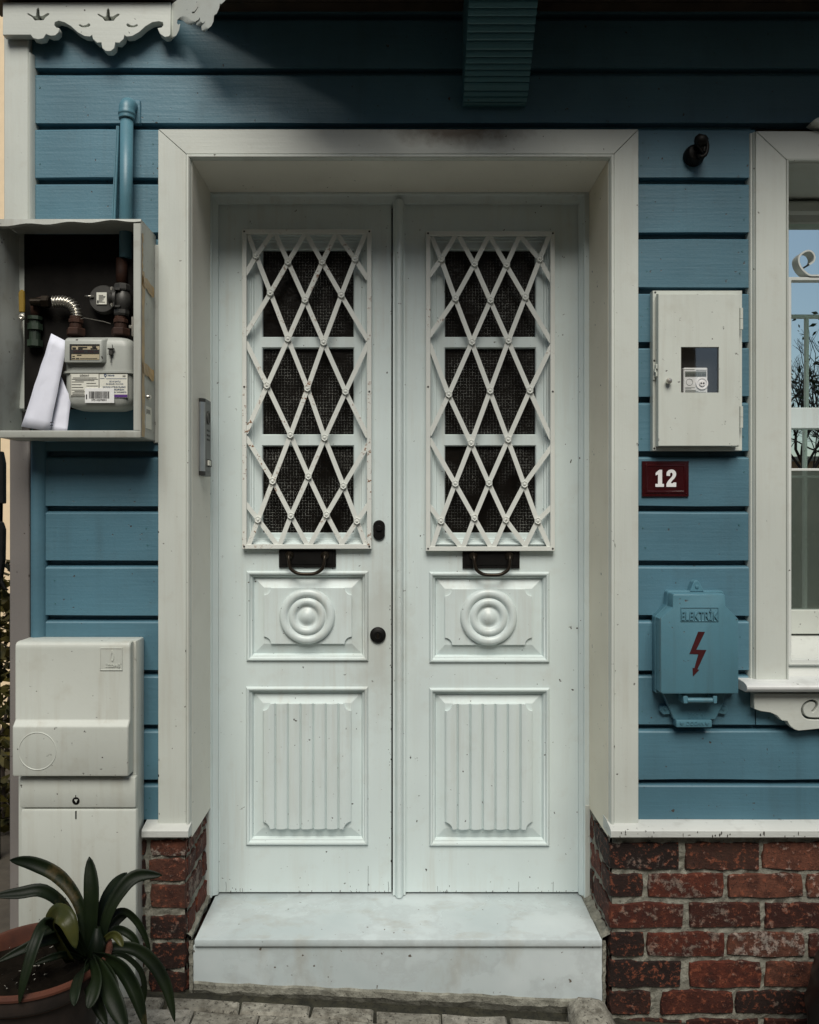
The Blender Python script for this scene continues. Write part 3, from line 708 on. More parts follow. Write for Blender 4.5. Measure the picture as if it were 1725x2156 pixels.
for i, (zt_, zb_) in enumerate(lc):
    brick_obj(X(316 + rb.uniform(-3, 3)), X(393), Z(zb_), Z(zt_), base_l, ['brick_pale', 'brick_pale', 'brick_pale', 'brick_dark', 'brick_dark', 'brick_dark'][i], YK, .06, 'front', rb)
    segs = [(.012, .108), (.122, .262)] if i % 2 else [(.012, .195), (.210, .262)]
    for a, b in segs: brick_obj(a, b, Z(zb_) + .004, Z(zt_) - .002, base_l, 'brick', -.6505, .04, -1, rb)
    brick_obj(X(190), X(306), Z(zb_), Z(zt_), base_l, 'brick_dark', YK, .06, 'front', rb)

# ------------------------------------------------------------------ marble step
step = thing('marble_doorstep', (0, .1, 0), 'white marble doorstep under the double door', 'doorstep')
sx, ex = X(410), X(1268)
g = G(); g.box(sx, ex, -.004, .34, .178, .2, .003, 2); autosmooth(g.obj('tread', 'marble', step), 40)
g = G(); a, b = X(405.5), X(1270)
g.solid([(a, .006, Z(2071)), (b, .006, Z(2112)), (b, .006, .1765), (a, .006, .1765)], [(a, .2, Z(2071)), (b, .2, Z(2112)), (b, .2, .1765), (a, .2, .1765)], 0, True, .002); g.obj('riser', 'marble', step)
g = G(); n = 36; A, B, C_, E_ = [], [], [], []
for i in range(n + 1):
    x = X(408) + (X(1250) - X(408)) * i / n; zt_ = Z(2069 + 39 * i / n) + .004 + random.uniform(-.003, .002); hgt = .024 + random.uniform(-.004, .004)
    A.append((x, .012, zt_)); B.append((x, -.002 + random.uniform(-.003, .003), zt_ - .006)); C_.append((x, -.004 + random.uniform(-.003, .003), zt_ - hgt)); E_.append((x, .012, zt_ - hgt - .03))
g.loops([A, B, C_, E_], False); g.obj('mortar_bed', 'mortar', step)
for (mx0, s_) in ((X(404), -1), (X(1270), 1)):
    g = G(); n = 16; L = []
    for i in range(n + 1):
        z = -.03 + .225 * i / n; r_ = .007 + random.uniform(-.003, .003); cx_ = mx0 + s_ * .004 + random.uniform(-.002, .002)
        L.append([(cx_ - r_, .02, z), (cx_ - r_ * .7, .002 + random.uniform(-.003, .003), z), (cx_ + r_ * .7, .001 + random.uniform(-.003, .003), z), (cx_ + r_, .02, z)])
    g.loops(L, False); g.obj('mortar_joint', 'mortar', step)
    g = G(); n = 16; L = []
    for i in range(n + 1):
        y = .0 + .29 * i / n; r_ = .010 + random.uniform(-.004, .005); cx_ = (sx if s_ < 0 else ex) + s_ * .006
        L.append([(cx_ - r_, y, .185), (cx_ - r_ * .5, y, .2025 + random.uniform(0, .004)), (cx_ + s_ * .006, y, .206 + random.uniform(0, .008)), (cx_ + s_ * .02, y, .21 + random.uniform(0, .012)), (cx_ + s_ * .03, y, .19)])
    g.loops(L, False); g.obj('mortar_joint', 'mortar', step)

# ------------------------------------------------------------------ window on the right
win = bpy.data.objects.new('window', None); COL.objects.link(win); win.parent = house; win.location = Vector((1.5, .05, 1.0)) - worldloc(house); win['label'] = 'white framed window at the right edge with scrolled iron grille'
wx0, wz1, wzb = X(1656), Z(336), 1.008
g = G(); g.prism([(X(1592), wzb), (wx0, wzb), (wx0, wz1), (X(1592), Z(276))], .0, .06, .0015); g.obj('casing', 'trim', win)
g = G(); g.prism([(X(1592) + .001, Z(276)), (wx0, wz1 + .001), (2.2, wz1 + .001), (2.2, Z(276))], -.001, .06, .0012); g.obj('casing', 'trimx', win)
g = G(); g.exz([(X(1592), .06), (X(1592), .006), (X(1590.3), .003), (X(1588.5), .006), (X(1587.5), .012), (X(1585), .013), (X(1583), .018), (X(1583), .06)], wzb, Z(276)); autosmooth(g.obj('casing_bead', 'trim', win), 40)
g = G(); g.loops([[(wx0 + d_, y, 1.0), (wx0 + d_, y, wz1 - d_), (2.2, y, wz1 - d_)] for d_, y in ((0, .002), (.001, -.004), (.004, -.006), (.006, -.003), (.007, .004), (.009, .005), (.010, .012), (.010, .52))], False); autosmooth(g.obj('opening_lining', 'trimx', win), 40)
YW = .30
g = G(); g.box(1.16, 2.2, .29, .33, Z(470, YW), Z(427, YW)).box(1.16, 2.2, .50, .52, 2.5, 2.72); g.exx([(.29, Z(425, YW)), (.275, Z(432, YW)), (.275, Z(450, YW)), (.29, Z(455, YW))], 1.16, 2.2); g.obj('head_rail', 'trimx', win)
gx0 = 1.19
g = G(); g.box(1.16, 2.2, .285, .32, Z(902, .285), Z(858, .285), .002); g.obj('meeting_rail', 'door', win)
g = G(); g.box(1.16, 2.2, .285, .32, Z(1335, .285), Z(1285, .285), .002); g.obj('bottom_rail', 'trimx', win)
g = G(); g.box(1.16, gx0, .287, .322, 1.0, 2.6); g.obj('sash_stile', 'trim', win)
g = G(); g.box(gx0, 2.2, .306, .310, Z(860, .3), Z(465, .3)); g.obj('window_pane', 'glass', win)
g = G(); g.box(gx0, 2.2, .312, .316, Z(992, .3), Z(900, .3)); g.obj('window_pane', 'glass', win)
g = G(); g.box(gx0, 2.2, .312, .316, Z(1288, .3), Z(992.2, .3)); g.obj('window_pane', 'glass_low', win)
g = G(); g.exx([(.33, Z(1336, .285) - .002), (.25, Z(1345, .25)), (.20, Z(1362, .2)), (.19, Z(1366, .19)), (.12, Z(1385, .12)), (.05, Z(1412, .05)), (.04, Z(1426, .04)), (.02, wzb), (.33, wzb)], 1.17, 2.2); autosmooth(g.obj('inner_sill', 'ledge', win), 30)
g = G(); g.exx([(.06, wzb + .003), (-.03, wzb), (-.048, wzb - .004), (-.056, wzb - .010), (-.056, wzb - .018), (-.050, wzb - .026), (-.040, wzb - .030), (.06, wzb - .030)], X(1572, -.05), 2.2, 0, .0015); autosmooth(g.obj('sill', 'sill', win), 40)
ap = [(335, 1400), (335, 1600), (420, 1630), (560, 1650), (650, 1690), (700, 1740), (725, 1765), (800, 1770), (840, 1840), (900, 1890), (960, 1908), (1100, 1895), (1247, 1880), (1400, 1890), (1600, 1960), (1900, 2000), (3600, 2000), (3600, 1400)]
def ac(p): return (X(1540.2 + p[0] / 6.747, -.016), Z(1255 + p[1] / 6.747, -.016))
def thick_path(path, wd):
    a, b = [], []; path = [Vector(p) for p in smooth_poly(path, 4, False)]
    for i, p in enumerate(path):
        t = (path[min(i + 1, len(path) - 1)] - path[max(i - 1, 0)]).normalized(); n = Vector((-t.y, t.x)) * wd / 2; a.append(tuple(p + n)); b.append(tuple(p - n))
    return a + b[::-1]
scroll = thick_path([(1145, 1650), (1190, 1600), (1215, 1540), (1190, 1500), (1120, 1495), (1045, 1540), (1010, 1610), (1030, 1690), (1100, 1738), (1250, 1745), (1400, 1740)], 46)
dot = [(1235 + 25 * math.cos(i * .7), 1610 + 22 * math.sin(i * .7)) for i in range(9)]
me = curve_mesh([[ac(p) for p in ap], [ac(p) for p in scroll]], .03, .0015)
for v in me.vertices: v.co.y += -.001
link('apron', me, 'trimx', win)
g = G(); tp = [(1703, 262), (1712, 257), (1722, 253), (1760, 250), (1900, 250), (1900, 271), (1740, 271), (1722, 270), (1711, 267)]
g.prism([(X(a), Z(b)) for a, b in tp], -.03, .02, .002); g.obj('crown_ornament', 'trim', win)
# iron grille in front of the glass
YI = .045
g = G(); bar = .0105
bx_ = X(1660, YI); zt_, zm_, zb_ = Z(583, YI), Z(986, YI), Z(1388, YI)
g.box(bx_, bx_ + bar, YI, YI + .018, zb_ - bar, zt_, .001).box(bx_ + bar, 2.2, YI, YI + .030, zt_ - bar, zt_, .001).box(bx_ + bar, 2.2, YI + .001, YI + .017, zm_ - .008, zm_, .001).box(bx_ + bar, 2.2, YI, YI + .018, zb_ - bar, zb_, .001)
for xx in (1.55, 1.9): g.box(xx, xx + bar, YI, YI + .018, zb_, zt_ - bar)
g.obj('grille', 'iron_white', win)
sp_ = smooth_poly([(730, 1894), (660, 1893), (600, 1890), (540, 1850), (490, 1790), (468, 1720), (480, 1665), (530, 1620), (585, 1604), (630, 1625), (655, 1675), (645, 1725), (615, 1752), (590, 1765)], 5, False)
for mirror in (0, 1):
    g = G(); a, b, c_, d_ = [], [], [], []
    pv = [Vector((X(1597 + p / 5.557, YI), Z(239.6 + q / 5.557, YI))) for p, q in sp_]
    if mirror: pv = [Vector((2 * 1.36 - p.x, p.y)) for p in pv]
    for i, p in enumerate(pv):
        t = (pv[min(i + 1, len(pv) - 1)] - pv[max(i - 1, 0)]).normalized(); n = Vector((-t.y, t.x)) * .0026
        a.append((p.x + n.x, YI - .004, p.y + n.y)); b.append((p.x - n.x, YI - .004, p.y - n.y)); c_.append((p.x - n.x, YI + .036, p.y - n.y)); d_.append((p.x + n.x, YI + .036, p.y + n.y))
    g.loops([a, b, c_, d_, a], False); autosmooth(g.obj('scroll', 'iron_white', win), 40)

# ------------------------------------------------------------------ upper bay, soffit, fascia, bracket
ZS = 3.10; BD = .44
ang = R(42); L_c = BD / math.sin(ang); bx0 = -.700; bxa = bx0 + L_c * math.cos(ang); bxb = 2.0; bx1 = bxb + L_c * math.cos(ang)
foot = [(bx0, .0), (bxa, -BD), (bxb, -BD), (bx1, .0)]
g = G(); g.solid([(x, y + (.03 if y < 0 else .05), ZS + .03) for x, y in foot], [(x, y + (.03 if y < 0 else .05), 5.6) for x, y in foot]); bay = tag(g.obj('bay', 'blue', house), 'upper bay projecting over the door')
n = 9
for i in range(n):                       # soffit boards running along the facade
    y0_, y1_ = -BD * i / n, -BD * (i + 1) / n + .004
    def xa(y): return bx0 + (-y) / math.tan(ang)
    def xb(y): return bx1 - (-y) / math.tan(ang)
    g = G(); g.solid([(xa(y0_), y0_ + .02, ZS), (xb(y0_), y0_ + .02, ZS), (xb(y1_), y1_ + .02, ZS), (xa(y1_), y1_ + .02, ZS)], [(xa(y0_), y0_ + .02, ZS + .024), (xb(y0_), y0_ + .02, ZS + .024), (xb(y1_), y1_ + .02, ZS + .024), (xa(y1_), y1_ + .02, ZS + .024)]); g.obj('soffit_board', 'brown', bay)
K = 3.5576
def fz_(p): return (X(p[0] / K, -.03), Z(p[1] / K, -.03))
half = [(0, 381), (20, 379), (43, 358), (48, 330), (50, 315), (83, 318), (113, 290), (120, 258), (138, 272), (178, 268), (228, 240), (278, 195), (328, 165), (378, 157), (410, 165), (416, 188), (400, 208), (373, 212), (388, 250), (423, 275), (455, 270), (470, 254)]
fl1 = [(258, 155), (240, 130), (203, 108), (201, 99), (215, 98), (255, 121), (270, 118), (274, 68), (286, 52), (297, 70), (300, 118), (320, 119), (355, 98), (371, 98), (372, 109), (345, 130), (328, 153)]
def shift(pl, dx, dz=0): return [(a + dx, b + dz) for a, b in pl]
cm = [(945, 182), (958, 173), (975, 185), (1000, 192), (1023, 181), (1036, 184), (1034, 194), (1010, 206), (985, 207), (958, 202), (946, 193)]
outl = [(25, 20), (1275, 20), (1275, 254)] + [(812 + a, b) for a, b in half[::-1][1:]] + [(812 - a, b) for a, b in half[1:13]] + [(440, 153), (410, 165), (403, 190), (420, 208), (440, 212), (438, 240), (415, 263), (380, 266), (345, 252), (325, 285), (285, 293), (250, 283), (232, 258), (25, 258)]
holes = [fl1, shift(fl1, 526, 4), cm, [(1624 - a, b) for a, b in cm]]
me = curve_mesh([[fz_(p) for p in outl]] + [[fz_(p) for p in h] for h in holes], .026, .0012)
for v in me.vertices: v.co.y += -.018
link('fascia', me, 'trimx', house)
unit = (D - .03) / F / K                 # metres per outline unit
def fascia_run(nper, start):
    top = [(start, 20)]; out = []
    for k in range(nper):
        c0_ = start + 463 + k * 926; out += [(c0_ - a, b) for a, b in half[::-1][(0 if k == 0 else 1):]] + [(c0_ + a, b) for a, b in half[1:]]
    pl = [(start, 20)] + out + [(start + nper * 926, 20)]
    hs = []
    for k in range(nper):
        c0_ = start + 463 + k * 926; hs += [shift(fl1, c0_ - 286, 4), shift(cm, c0_ - 812), [(2 * c0_ - (a + c0_ - 812), b) for a, b in cm]]
    return pl, hs
def place_fascia(nper, p0, direc, name='fascia'):
    pl, hs = fascia_run(nper, 0)
    cv = lambda p: (p[0] * unit, Z(p[1] / K, -.03))
    me = curve_mesh([[cv(p) for p in pl]] + [[cv(p) for p in h] for h in hs], .026, .0012)
    ux, uy = direc; nx_, ny_ = uy, -ux
    for v in me.vertices:
        u, dpt, z = v.co.x, v.co.y, v.co.z
        v.co = (p0[0] + ux * u - nx_ * dpt, p0[1] + uy * u - ny_ * dpt, z)
    return link(name, me, 'trimx', bay)
ca, sa = math.cos(ang), -math.sin(ang)
# canted run: outward normal points left and towards the street
pl, hs = fascia_run(4, 0)
cv = lambda p: (p[0] * unit, Z(p[1] / K, -.03))
me = curve_mesh([[cv(p) for p in pl]] + [[cv(p) for p in h] for h in hs], .026, .0012)
for v in me.vertices:
    u, dpt, z = v.co.x, v.co.y, v.co.z
    v.co = (bx0 + .004 + ca * u + sa * -dpt * -1, -.018 + sa * u + ca * dpt, z)
link('fascia', me, 'trimx', bay)
g = G(); g.box(bxa, bxb, -BD - .02, -BD + .006, 3.045, 3.12); g.obj('fascia', 'trimx', bay)
g = G(); g.box(-1.26, bx0 + .01, -.055, .06, ZS + .008, ZS + .06).box(-1.26, bx0 + .01, -.03, .06, ZS + .062, 5.6); g.obj('upper_wall', 'brown', house)
# bracket: curved front with fine ribs
bl, br = X(975), X(1108)
ctrl = smooth_poly([(.02, 2.800), (-.012, 2.803), (-.050, 2.832), (-.100, 2.880), (-.150, 2.935), (-.205, 2.985), (-.28, 3.035), (-.38, 3.07), (-.52, 3.085), (-.66, 3.09)], 6, False)
dist = [0]
for a, b in zip(ctrl, ctrl[1:]): dist.append(dist[-1] + math.dist(a, b))
def along(s):
    for i in range(len(ctrl) - 1):
        if dist[i + 1] >= s: t = (s - dist[i]) / (dist[i + 1] - dist[i] + 1e-9); return [a + (b - a) * t for a, b in zip(ctrl[i], ctrl[i + 1])]
    return list(ctrl[-1])
prof = []; s_ = .012; prof.append(tuple(along(0))); rbk = random.Random(5)
while s_ < dist[-1] - .03:
    L = rbk.choice([.017, .017, .018, .026]) if s_ < .2 else .021
    p, q = along(s_), along(s_ + L); t = Vector((q[0] - p[0], q[1] - p[1])).normalized(); nn = Vector((t.y, -t.x)); nn = nn if nn.y < 0 else -nn
    for f_, h in ((0, 0), (.08, .0042), (.3, .0060), (.7, .0055), (.92, .0035)):
        prof.append((p[0] + (q[0] - p[0]) * f_ + nn.x * h, p[1] + (q[1] - p[1]) * f_ + nn.y * h))
    s_ += L
prof += [tuple(ctrl[-1]), (-.66, 3.13), (.02, 3.13)]
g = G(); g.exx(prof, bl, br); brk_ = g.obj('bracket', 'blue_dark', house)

# ------------------------------------------------------------------ open gas cabinet and what is in it
def cx(c, y=-.13): return X(c / 4.1997, y)
def cz(c, y=-.13): return Z(433.5 + c / 4.1997, y)
YF = -.13
gx0_, gx1_, gz0_, gz1_ = X(-9, YF), X(297, YF), Z(921.6, YF), Z(461, YF)
cab = thing('gas_cabinet', ((gx0_ + gx1_) / 2, -.05, gz0_), 'open metal gas cabinet with peeling brown tape on its side', 'cabinet')
T_ = .0015
g = G(); g.box(gx0_, gx1_, YF, .018, gz1_ - T_, gz1_); n = 24; A, B, C_ = [], [], []
for i in range(n + 1):                       # bent lip along the top edge
    x = gx0_ + (gx1_ - gx0_) * i / n; d_ = .006 + .014 * max(0, 1 - i / n * 1.25) + .003 * math.sin(i * .9)
    A.append((x, YF, gz1_)); B.append((x, YF - .002, gz1_ - d_)); C_.append((x, YF + .012, gz1_ - d_ - .002))
g.loops([A, B, C_], False); g.obj('top_panel', 'cab_old', cab)
g = G(); g.box(gx0_, gx1_, YF + .012, .018, gz0_ + .002, gz0_ + .004); g.exx([(YF + .012, gz0_ + .003), (YF, gz0_ + .001), (YF - .001, gz0_ + .004), (YF - .001, gz0_ + .019), (YF + .002, gz0_ + .0215), (YF + .006, gz0_ + .0195), (YF + .006, gz0_ + .006)], gx0_, gx1_ - .002); autosmooth(g.obj('bottom_panel', 'cab_old', cab), 40)
g = G(); g.box(gx1_ - T_, gx1_, YF + .001, .018, gz0_ + .003, gz1_ - T_ - .0005); g.box(gx1_ - .0225, gx1_ - T_ - .0003, YF, YF + .004, gz0_ + .022, gz1_ - .012, .001); g.obj('side_panel', 'cab_old', cab)
g = G(); n = 16; L = []
for i in range(n + 1):                       # dented left side, seen from inside
    z = gz0_ + .004 + (gz1_ - gz0_ - .006) * i / n; t = i / n
    bulge = .020 * math.exp(-((t - .45) / .18) ** 2)
    L.append([(gx0_, YF + .003, z), (gx0_ + .004 + bulge * .5, YF + .05, z), (gx0_ + .008 + bulge, -.03, z), (gx0_ + .010 + bulge * .6, .018, z)])
g.loops(L, False); g.obj('side_panel', 'cab_old', cab, True)
g = G(); g.box(gx1_ - .006, gx1_ + .014, .010, .0195, gz0_ - .004, gz1_ - .03, .002); g.obj('mounting_flange', 'cab_old', cab)
rt = random.Random(4)
def tape(y0, y1, z0, z1, nn=14, xo=.0012, rag=.004):
    g = G(); a, b = [], []
    for i in range(nn + 1):
        z = z0 + (z1 - z0) * i / nn
        a.append((gx1_ + xo + rt.uniform(0, .0012), y0 + rt.uniform(-rag, rag) * .5, z)); b.append((gx1_ + xo + rt.uniform(0, .0012), y1 + rt.uniform(-rag, rag), z))
    g.loops([a, b], False); g.loops([[(p[0] - .0006, p[1], p[2]) for p in b], [(p[0] - .0006, p[1], p[2]) for p in a]], False); return g.obj('tape_strip', 'tape', cab)
tape(YF + .004, YF + .030, gz0_ + .004, cz(560), 22); tape(YF + .005, YF + .016, cz(560), cz(230), 14, .0014, .006)
def patch(zt, zb, sl_):
    g = G(); ya, yb = YF + .012, YF + .118; nn = 6; L = []
    for i in range(nn + 1):
        y = ya + (yb - ya) * i / nn; dz = -sl_ * i / nn
        L.append([(gx1_ + .0024 + rt.uniform(0, .0015), y, zt + dz + rt.uniform(-.004, .004)), (gx1_ + .003 + rt.uniform(0, .002), y, (zt + zb) / 2 + dz), (gx1_ + .0024 + rt.uniform(0, .0015), y, zb + dz + rt.uniform(-.004, .004))])
    g.loops(L, False); g.obj('tape_patch', 'tape', cab)
patch(cz(600), cz(690), .012); patch(cz(1370), cz(1470), .010)
g = G(); g.lathe([(.0085, .0), (.0085, .003), (.006, .009), (.0045, .011), (.0003, .011)], (gx1_, YF + .06, cz(1665)), 'x', 16); autosmooth(g.obj('lock', 'steel', cab), 40)
g = G(); g.box(gx1_ + .0003, gx1_ + .0012, YF + .045, YF + .10, cz(1950), cz(1750)); lb = g.obj('torn_label', 'label', cab)
g = G()
for q in range(6): g.box(gx1_ + .0013, gx1_ + .0017, YF + .048 + q * .007, YF + .0505 + q * .007, cz(1815 + rt.randint(-6, 6)), cz(1775))
g.obj('print', 'ink', lb)
g = G(); g.box(gx1_ - .030, gx1_ - .0235, YF + .004, YF + .012, cz(1145), cz(975), .001).box(gx1_ - .038, gx1_ - .030, YF + .004, YF + .010, cz(1075), cz(1050), .001); g.obj('latch', 'steel', cab)
g = G(); yy = -.055; g.lathe([(.0095, .0), (.0095, -.005), (.0045, -.006), (.0003, -.004)], (cx(195, yy), yy, cz(985, yy)), 'y', 18); g.box(cx(190, yy), cx(196, yy), yy + .001, yy + .003, cz(1090, yy), cz(990, yy)); g.obj('cam_lock', 'steel', cab)

g = G(); g.box(gx0_ + .028, gx1_ - .004, -.006, -.002, cz(1800, 0), gz1_ - .003); g.obj('shade_panel', 'cab_shade', cab)  # dark sheet added in place of shade at the back of the cabinet
# pipework
YP_ = -.045
def c2(c, y=YP_): return cx(c, y)
def d2(c, y=YP_): return cz(c, y)
pip = thing('gas_pipework', (c2(800), YP_, d2(1150)), 'rusty gas pipes, corrugated steel hose and regulator inside the open cabinet', 'pipes')
path = smooth_poly([(c2(470), YP_, d2(848)), (c2(540), YP_, d2(845)), (c2(610), YP_, d2(858)), (c2(662), YP_, d2(905)), (c2(678), YP_, d2(965)), (c2(680), YP_, d2(1000))], 8, False)
fine, rr_ = [], []
acc = 0; per = .0088
for a, b in zip(path, path[1:]):
    L = math.dist(a, b); k = max(2, int(L / .0011))
    for i in range(k):
        t = i / k; fine.append([p + (q - p) * t for p, q in zip(a, b)]); rr_.append(.0150 + .0036 * math.sin(2 * math.pi * (acc + L * t) / per))
    acc += L
g = G(); g.tube(fine, rr_, 18); g.obj('corrugated_hose', 'steel', pip, True)
g = G(); g.lathe([(.017, -.02), (.019, -.018), (.019, .0), (.016, .004)], (c2(430), YP_, d2(848)), 'x', 6, 0, True, True); g.lathe([(.012, -.05), (.012, .0)], (c2(420), YP_, d2(848)), 'x', 14); g.obj('hose_union', 'bronze', pip)
for cc in (672, 1068):
    for z_a, z_b, rad, sg, nm in ((1150, 1085, .0285, 6, 'union_nut'), (1085, 1040, .019, 16, 'pipe'), (1040, 1005, .0225, 8, 'union_nut'), (1005, 975, .018, 14, 'pipe')):
        zz0, zz1 = d2(z_a), d2(z_b)
        g = G(); h = zz1 - zz0; g.lathe([(rad * .93, 0), (rad, h * .12), (rad, h * .85), (rad * .92, h)], (c2(cc), YP_, zz0), 'z', sg, 0, True, True); g.obj(nm, 'rust', pip)
rx_ = c2(1075)
g = G(); g.lathe([(.021, d2(975) - d2(975)), (.024, .006), (.024, d2(925) - d2(975))], (rx_, YP_, d2(975)), 'z', 8, 0, True, True); g.obj('hexagon_collar', 'dkmetal', pip)
g = G(); g.lathe([(.024, 0), (.025, .004), (.025, d2(705) - d2(755)), (.021, d2(705) - d2(755) + .004)], (rx_ + .002, YP_, d2(755)), 'z', 8, 0, True, True); g.obj('hexagon_collar', 'dkmetal', pip)
g = G(); h = d2(755) - d2(925); g.lathe([(.017, 0), (.024, h * .25), (.026, h * .5), (.024, h * .75), (.017, h)], (rx_ + .004, YP_, d2(925)), 'z', 20, 0, True, True); g.lathe([(.030, -.004), (.030, .004)], (c2(1035), YP_ - .004, d2(830)), 'x', 20, 0, True, True); g.box(c2(1028), c2(1042), YP_ - .030, YP_ - .018, d2(910), d2(740), .001).box(c2(1042), c2(1088), YP_ - .028, YP_ - .020, d2(765), d2(742), .001).box(c2(1042), c2(1088), YP_ - .028, YP_ - .020, d2(915), d2(895), .001); autosmooth(g.obj('regulator', 'dkmetal', pip), 40)
for q in (745, 890):
    g = G(); g.lathe([(.0055, 0), (.0055, -.004), (.0035, -.006), (.0003, -.006)], (c2(1012), YP_ - .020, d2(q)), 'y', 6); g.obj('bolt', 'steel', pip)
g = G(); g.lathe([(.040, .0), (.044, .010), (.044, .022), (.038, .028), (.010, .030)], (c2(905), YP_ + .002, d2(818)), 'y', 28, 0, True, True); g.lathe([(.016, 0), (.019, .006), (.014, .014), (.018, .02), (.018, .035)], (c2(965), YP_, d2(815)), 'x', 18); autosmooth(g.obj('diaphragm_housing', 'dkmetal', pip), 40)
lb = G(); lb.box(c2(855), c2(945), YP_ - .0015, YP_ - .0005, d2(870), d2(765)); tgl = lb.obj('type_label', 'label', pip)
g = G()
for q in range(7): g.box(c2(875), c2(905 + rt.randint(0, 30)), YP_ - .0022, YP_ - .0016, d2(793 + q * 10), d2(789 + q * 10))
g.box(c2(860), c2(874), YP_ - .0022, YP_ - .0016, d2(862), d2(835)); g.obj('print', 'ink', tgl)
g = G(); g.tube([(c2(755), YP_, d2(798)), (c2(790), YP_ - .006, d2(800)), (c2(826), YP_, d2(802))], [.0035, .0022, .0042], 8); g.obj('test_nipple', 'steel', pip, True)
g = G(); g.tube([(c2(735), YP_ - .02, d2(1013)), (c2(770), YP_ - .022, d2(1004)), (c2(940), YP_ - .02, d2(1036)), (c2(1000), YP_ - .02, d2(1055))], .0011, 6); g.obj('seal_wire', 'steel', pip)
# rear pipe run and green valve with yellow lever
YV = -.02
g = G(); a = [(c2(310, YV), YV, d2(1240, YV)), (c2(310, YV), YV, d2(980, YV))]; g.tube([a[0], a[1]], .017, 14)
for q0, q1, rad in ((1010, 980, .023), (1100, 1045, .024), (1245, 1190, .024)): g.lathe([(rad, 0), (rad, d2(q1, YV) - d2(q0, YV))], (c2(310, YV), YV, d2(q0, YV)), 'z', 8, 0, True, True)
g.obj('green_valve', 'green', pip)
g = G(); g.tube([(c2(310, YV), YV, d2(985, YV)), (c2(312, YV), YV, d2(880, YV)), (c2(340, YV), YV, d2(850, YV)), (c2(425, YV), YV - .02, d2(848, YV))], .014, 12); g.obj('elbow_pipe', 'rust', pip, True)
yl = -.06
g = G(); lv = [(165, 940), (160, 770), (172, 742), (195, 735), (212, 755), (215, 850), (213, 940)]; g.prism([(cx(p, yl), cz(q, yl)) for p, q in lv], yl, yl + .010, .0025); g.obj('yellow_lever', 'yellow', pip)
g = G(); zt0 = d2(980, -.02); g.tube([(c2(1080, -.01), -.012, d2(700, -.01)), (c2(1080, -.01), -.012, d2(470, -.01))], .0175, 14); g.obj('riser_end', 'rust', pip, True)

# meter
YM = -.088
mx0, mx1 = cx(548, YM), cx(1172, YM); mzt, mzf, mzb = cz(1150, YM), cz(1468, YM), cz(1790, YM)
met = thing('gas_meter', ((mx0 + mx1) / 2, -.05, mzb), 'grey gas meter with printed labels and a barcode sticker', 'meter')
mc = (mx0 + mx1) / 2; mw2 = (mx1 - mx0) / 2
def mloop(z, k, yb=.0):
    r_ = .030; pts = []
    hw, y0, y1 = mw2 * k, YM + (1 - k) * .06, .010 - (1 - k) * .03
    for (sx_, sy, a0) in ((1, 1, 0), (-1, 1, 90), (-1, -1, 180), (1, -1, 270)):
        for i in range(5):
            t = R(a0 + 90 * i / 4); pts.append((mc + sx_ * (hw - r_) + r_ * math.cos(t), (y1 if sy > 0 else y0) - sy * r_ + r_ * math.sin(t), z))
    return pts
hT = mzt - mzf; hB = mzf - mzb
g = G(); g.loops([mloop(mzf, .985), mloop(mzf + hT * .70, .985), mloop(mzf + hT * .84, .955), mloop(mzf + hT * .93, .89), mloop(mzf + hT * .98, .80), mloop(mzt, .66)], True, False, True)
g.loops([mloop(mzf, .975), mloop(mzb + hB * .30, .975), mloop(mzb + hB * .16, .94), mloop(mzb + hB * .06, .85), mloop(mzb, .66)], True, False, True); autosmooth(g.obj('body', 'meter', met), 50)
g = G(); g.loops([mloop(mzf - .004, .98), mloop(mzf - .003, 1.045), mloop(mzf + .003, 1.045), mloop(mzf + .004, .98)], True); autosmooth(g.obj('flange', 'meter', met), 50)
ii = (cx(575, YM), cx(905, YM), cz(1395, YM), cz(1190, YM))
g = G(); g.solid([(ii[0], YM + .012, ii[2] + .003), (ii[1] + .018, YM + .012, ii[2] + .003), (ii[1] + .018, YM + .012, ii[3] + .012), (ii[0], YM + .012, ii[3] + .012)], [(ii[0] + .004, YM - .018, ii[2]), (ii[1] + .004, YM - .018, ii[2]), (ii[1] + .004, YM - .014, ii[3]), (ii[0] + .004, YM - .014, ii[3])], 0, True, .005, 2); autosmooth(g.obj('index_housing', 'meter', met), 40)
yi = YM - .0195
fx_ = lambda c: cx(c, yi); fz2 = lambda c: cz(c, yi)
g = G(); g.solid([(fx_(615), yi, fz2(1358)), (fx_(878), yi, fz2(1358)), (fx_(878), yi + .002, fz2(1220)), (fx_(615), yi + .002, fz2(1220))], [(fx_(615), yi + .006, fz2(1358)), (fx_(878), yi + .006, fz2(1358)), (fx_(878), yi + .006, fz2(1220)), (fx_(615), yi + .006, fz2(1220))]); idx = g.obj('index_window', 'cream', met)
g = G(); g.box(fx_(616), fx_(877), yi - .0008, yi + .0015, fz2(1306), fz2(1270))
g.box(fx_(616), fx_(632), yi - .0006, yi + .0015, fz2(1357), fz2(1221)); g.box(fx_(632), fx_(877), yi + .0004, yi + .0025, fz2(1234), fz2(1221)); g.obj('counter_strip', 'ink', idx)
g = G()
for a, b, c_, d_ in ((635, 665, 1352, 1344), (672, 700, 1352, 1344), (705, 860, 1350, 1346), (640, 662, 1332, 1326), (680, 720, 1322, 1316), (640, 670, 1262, 1250), (690, 770, 1252, 1246), (690, 730, 1264, 1259), (800, 860, 1262, 1257), (815, 850, 1252, 1240)): g.box(fx_(a), fx_(b), yi - .0006, yi + .001, fz2(c_), fz2(d_))
g.obj('print', 'ink', idx)
text('counter_digits', '00000 , 732 m', fx_(650), fx_(868), fz2(1299), fz2(1279), yi - .0014, .0005, 'redp', idx)
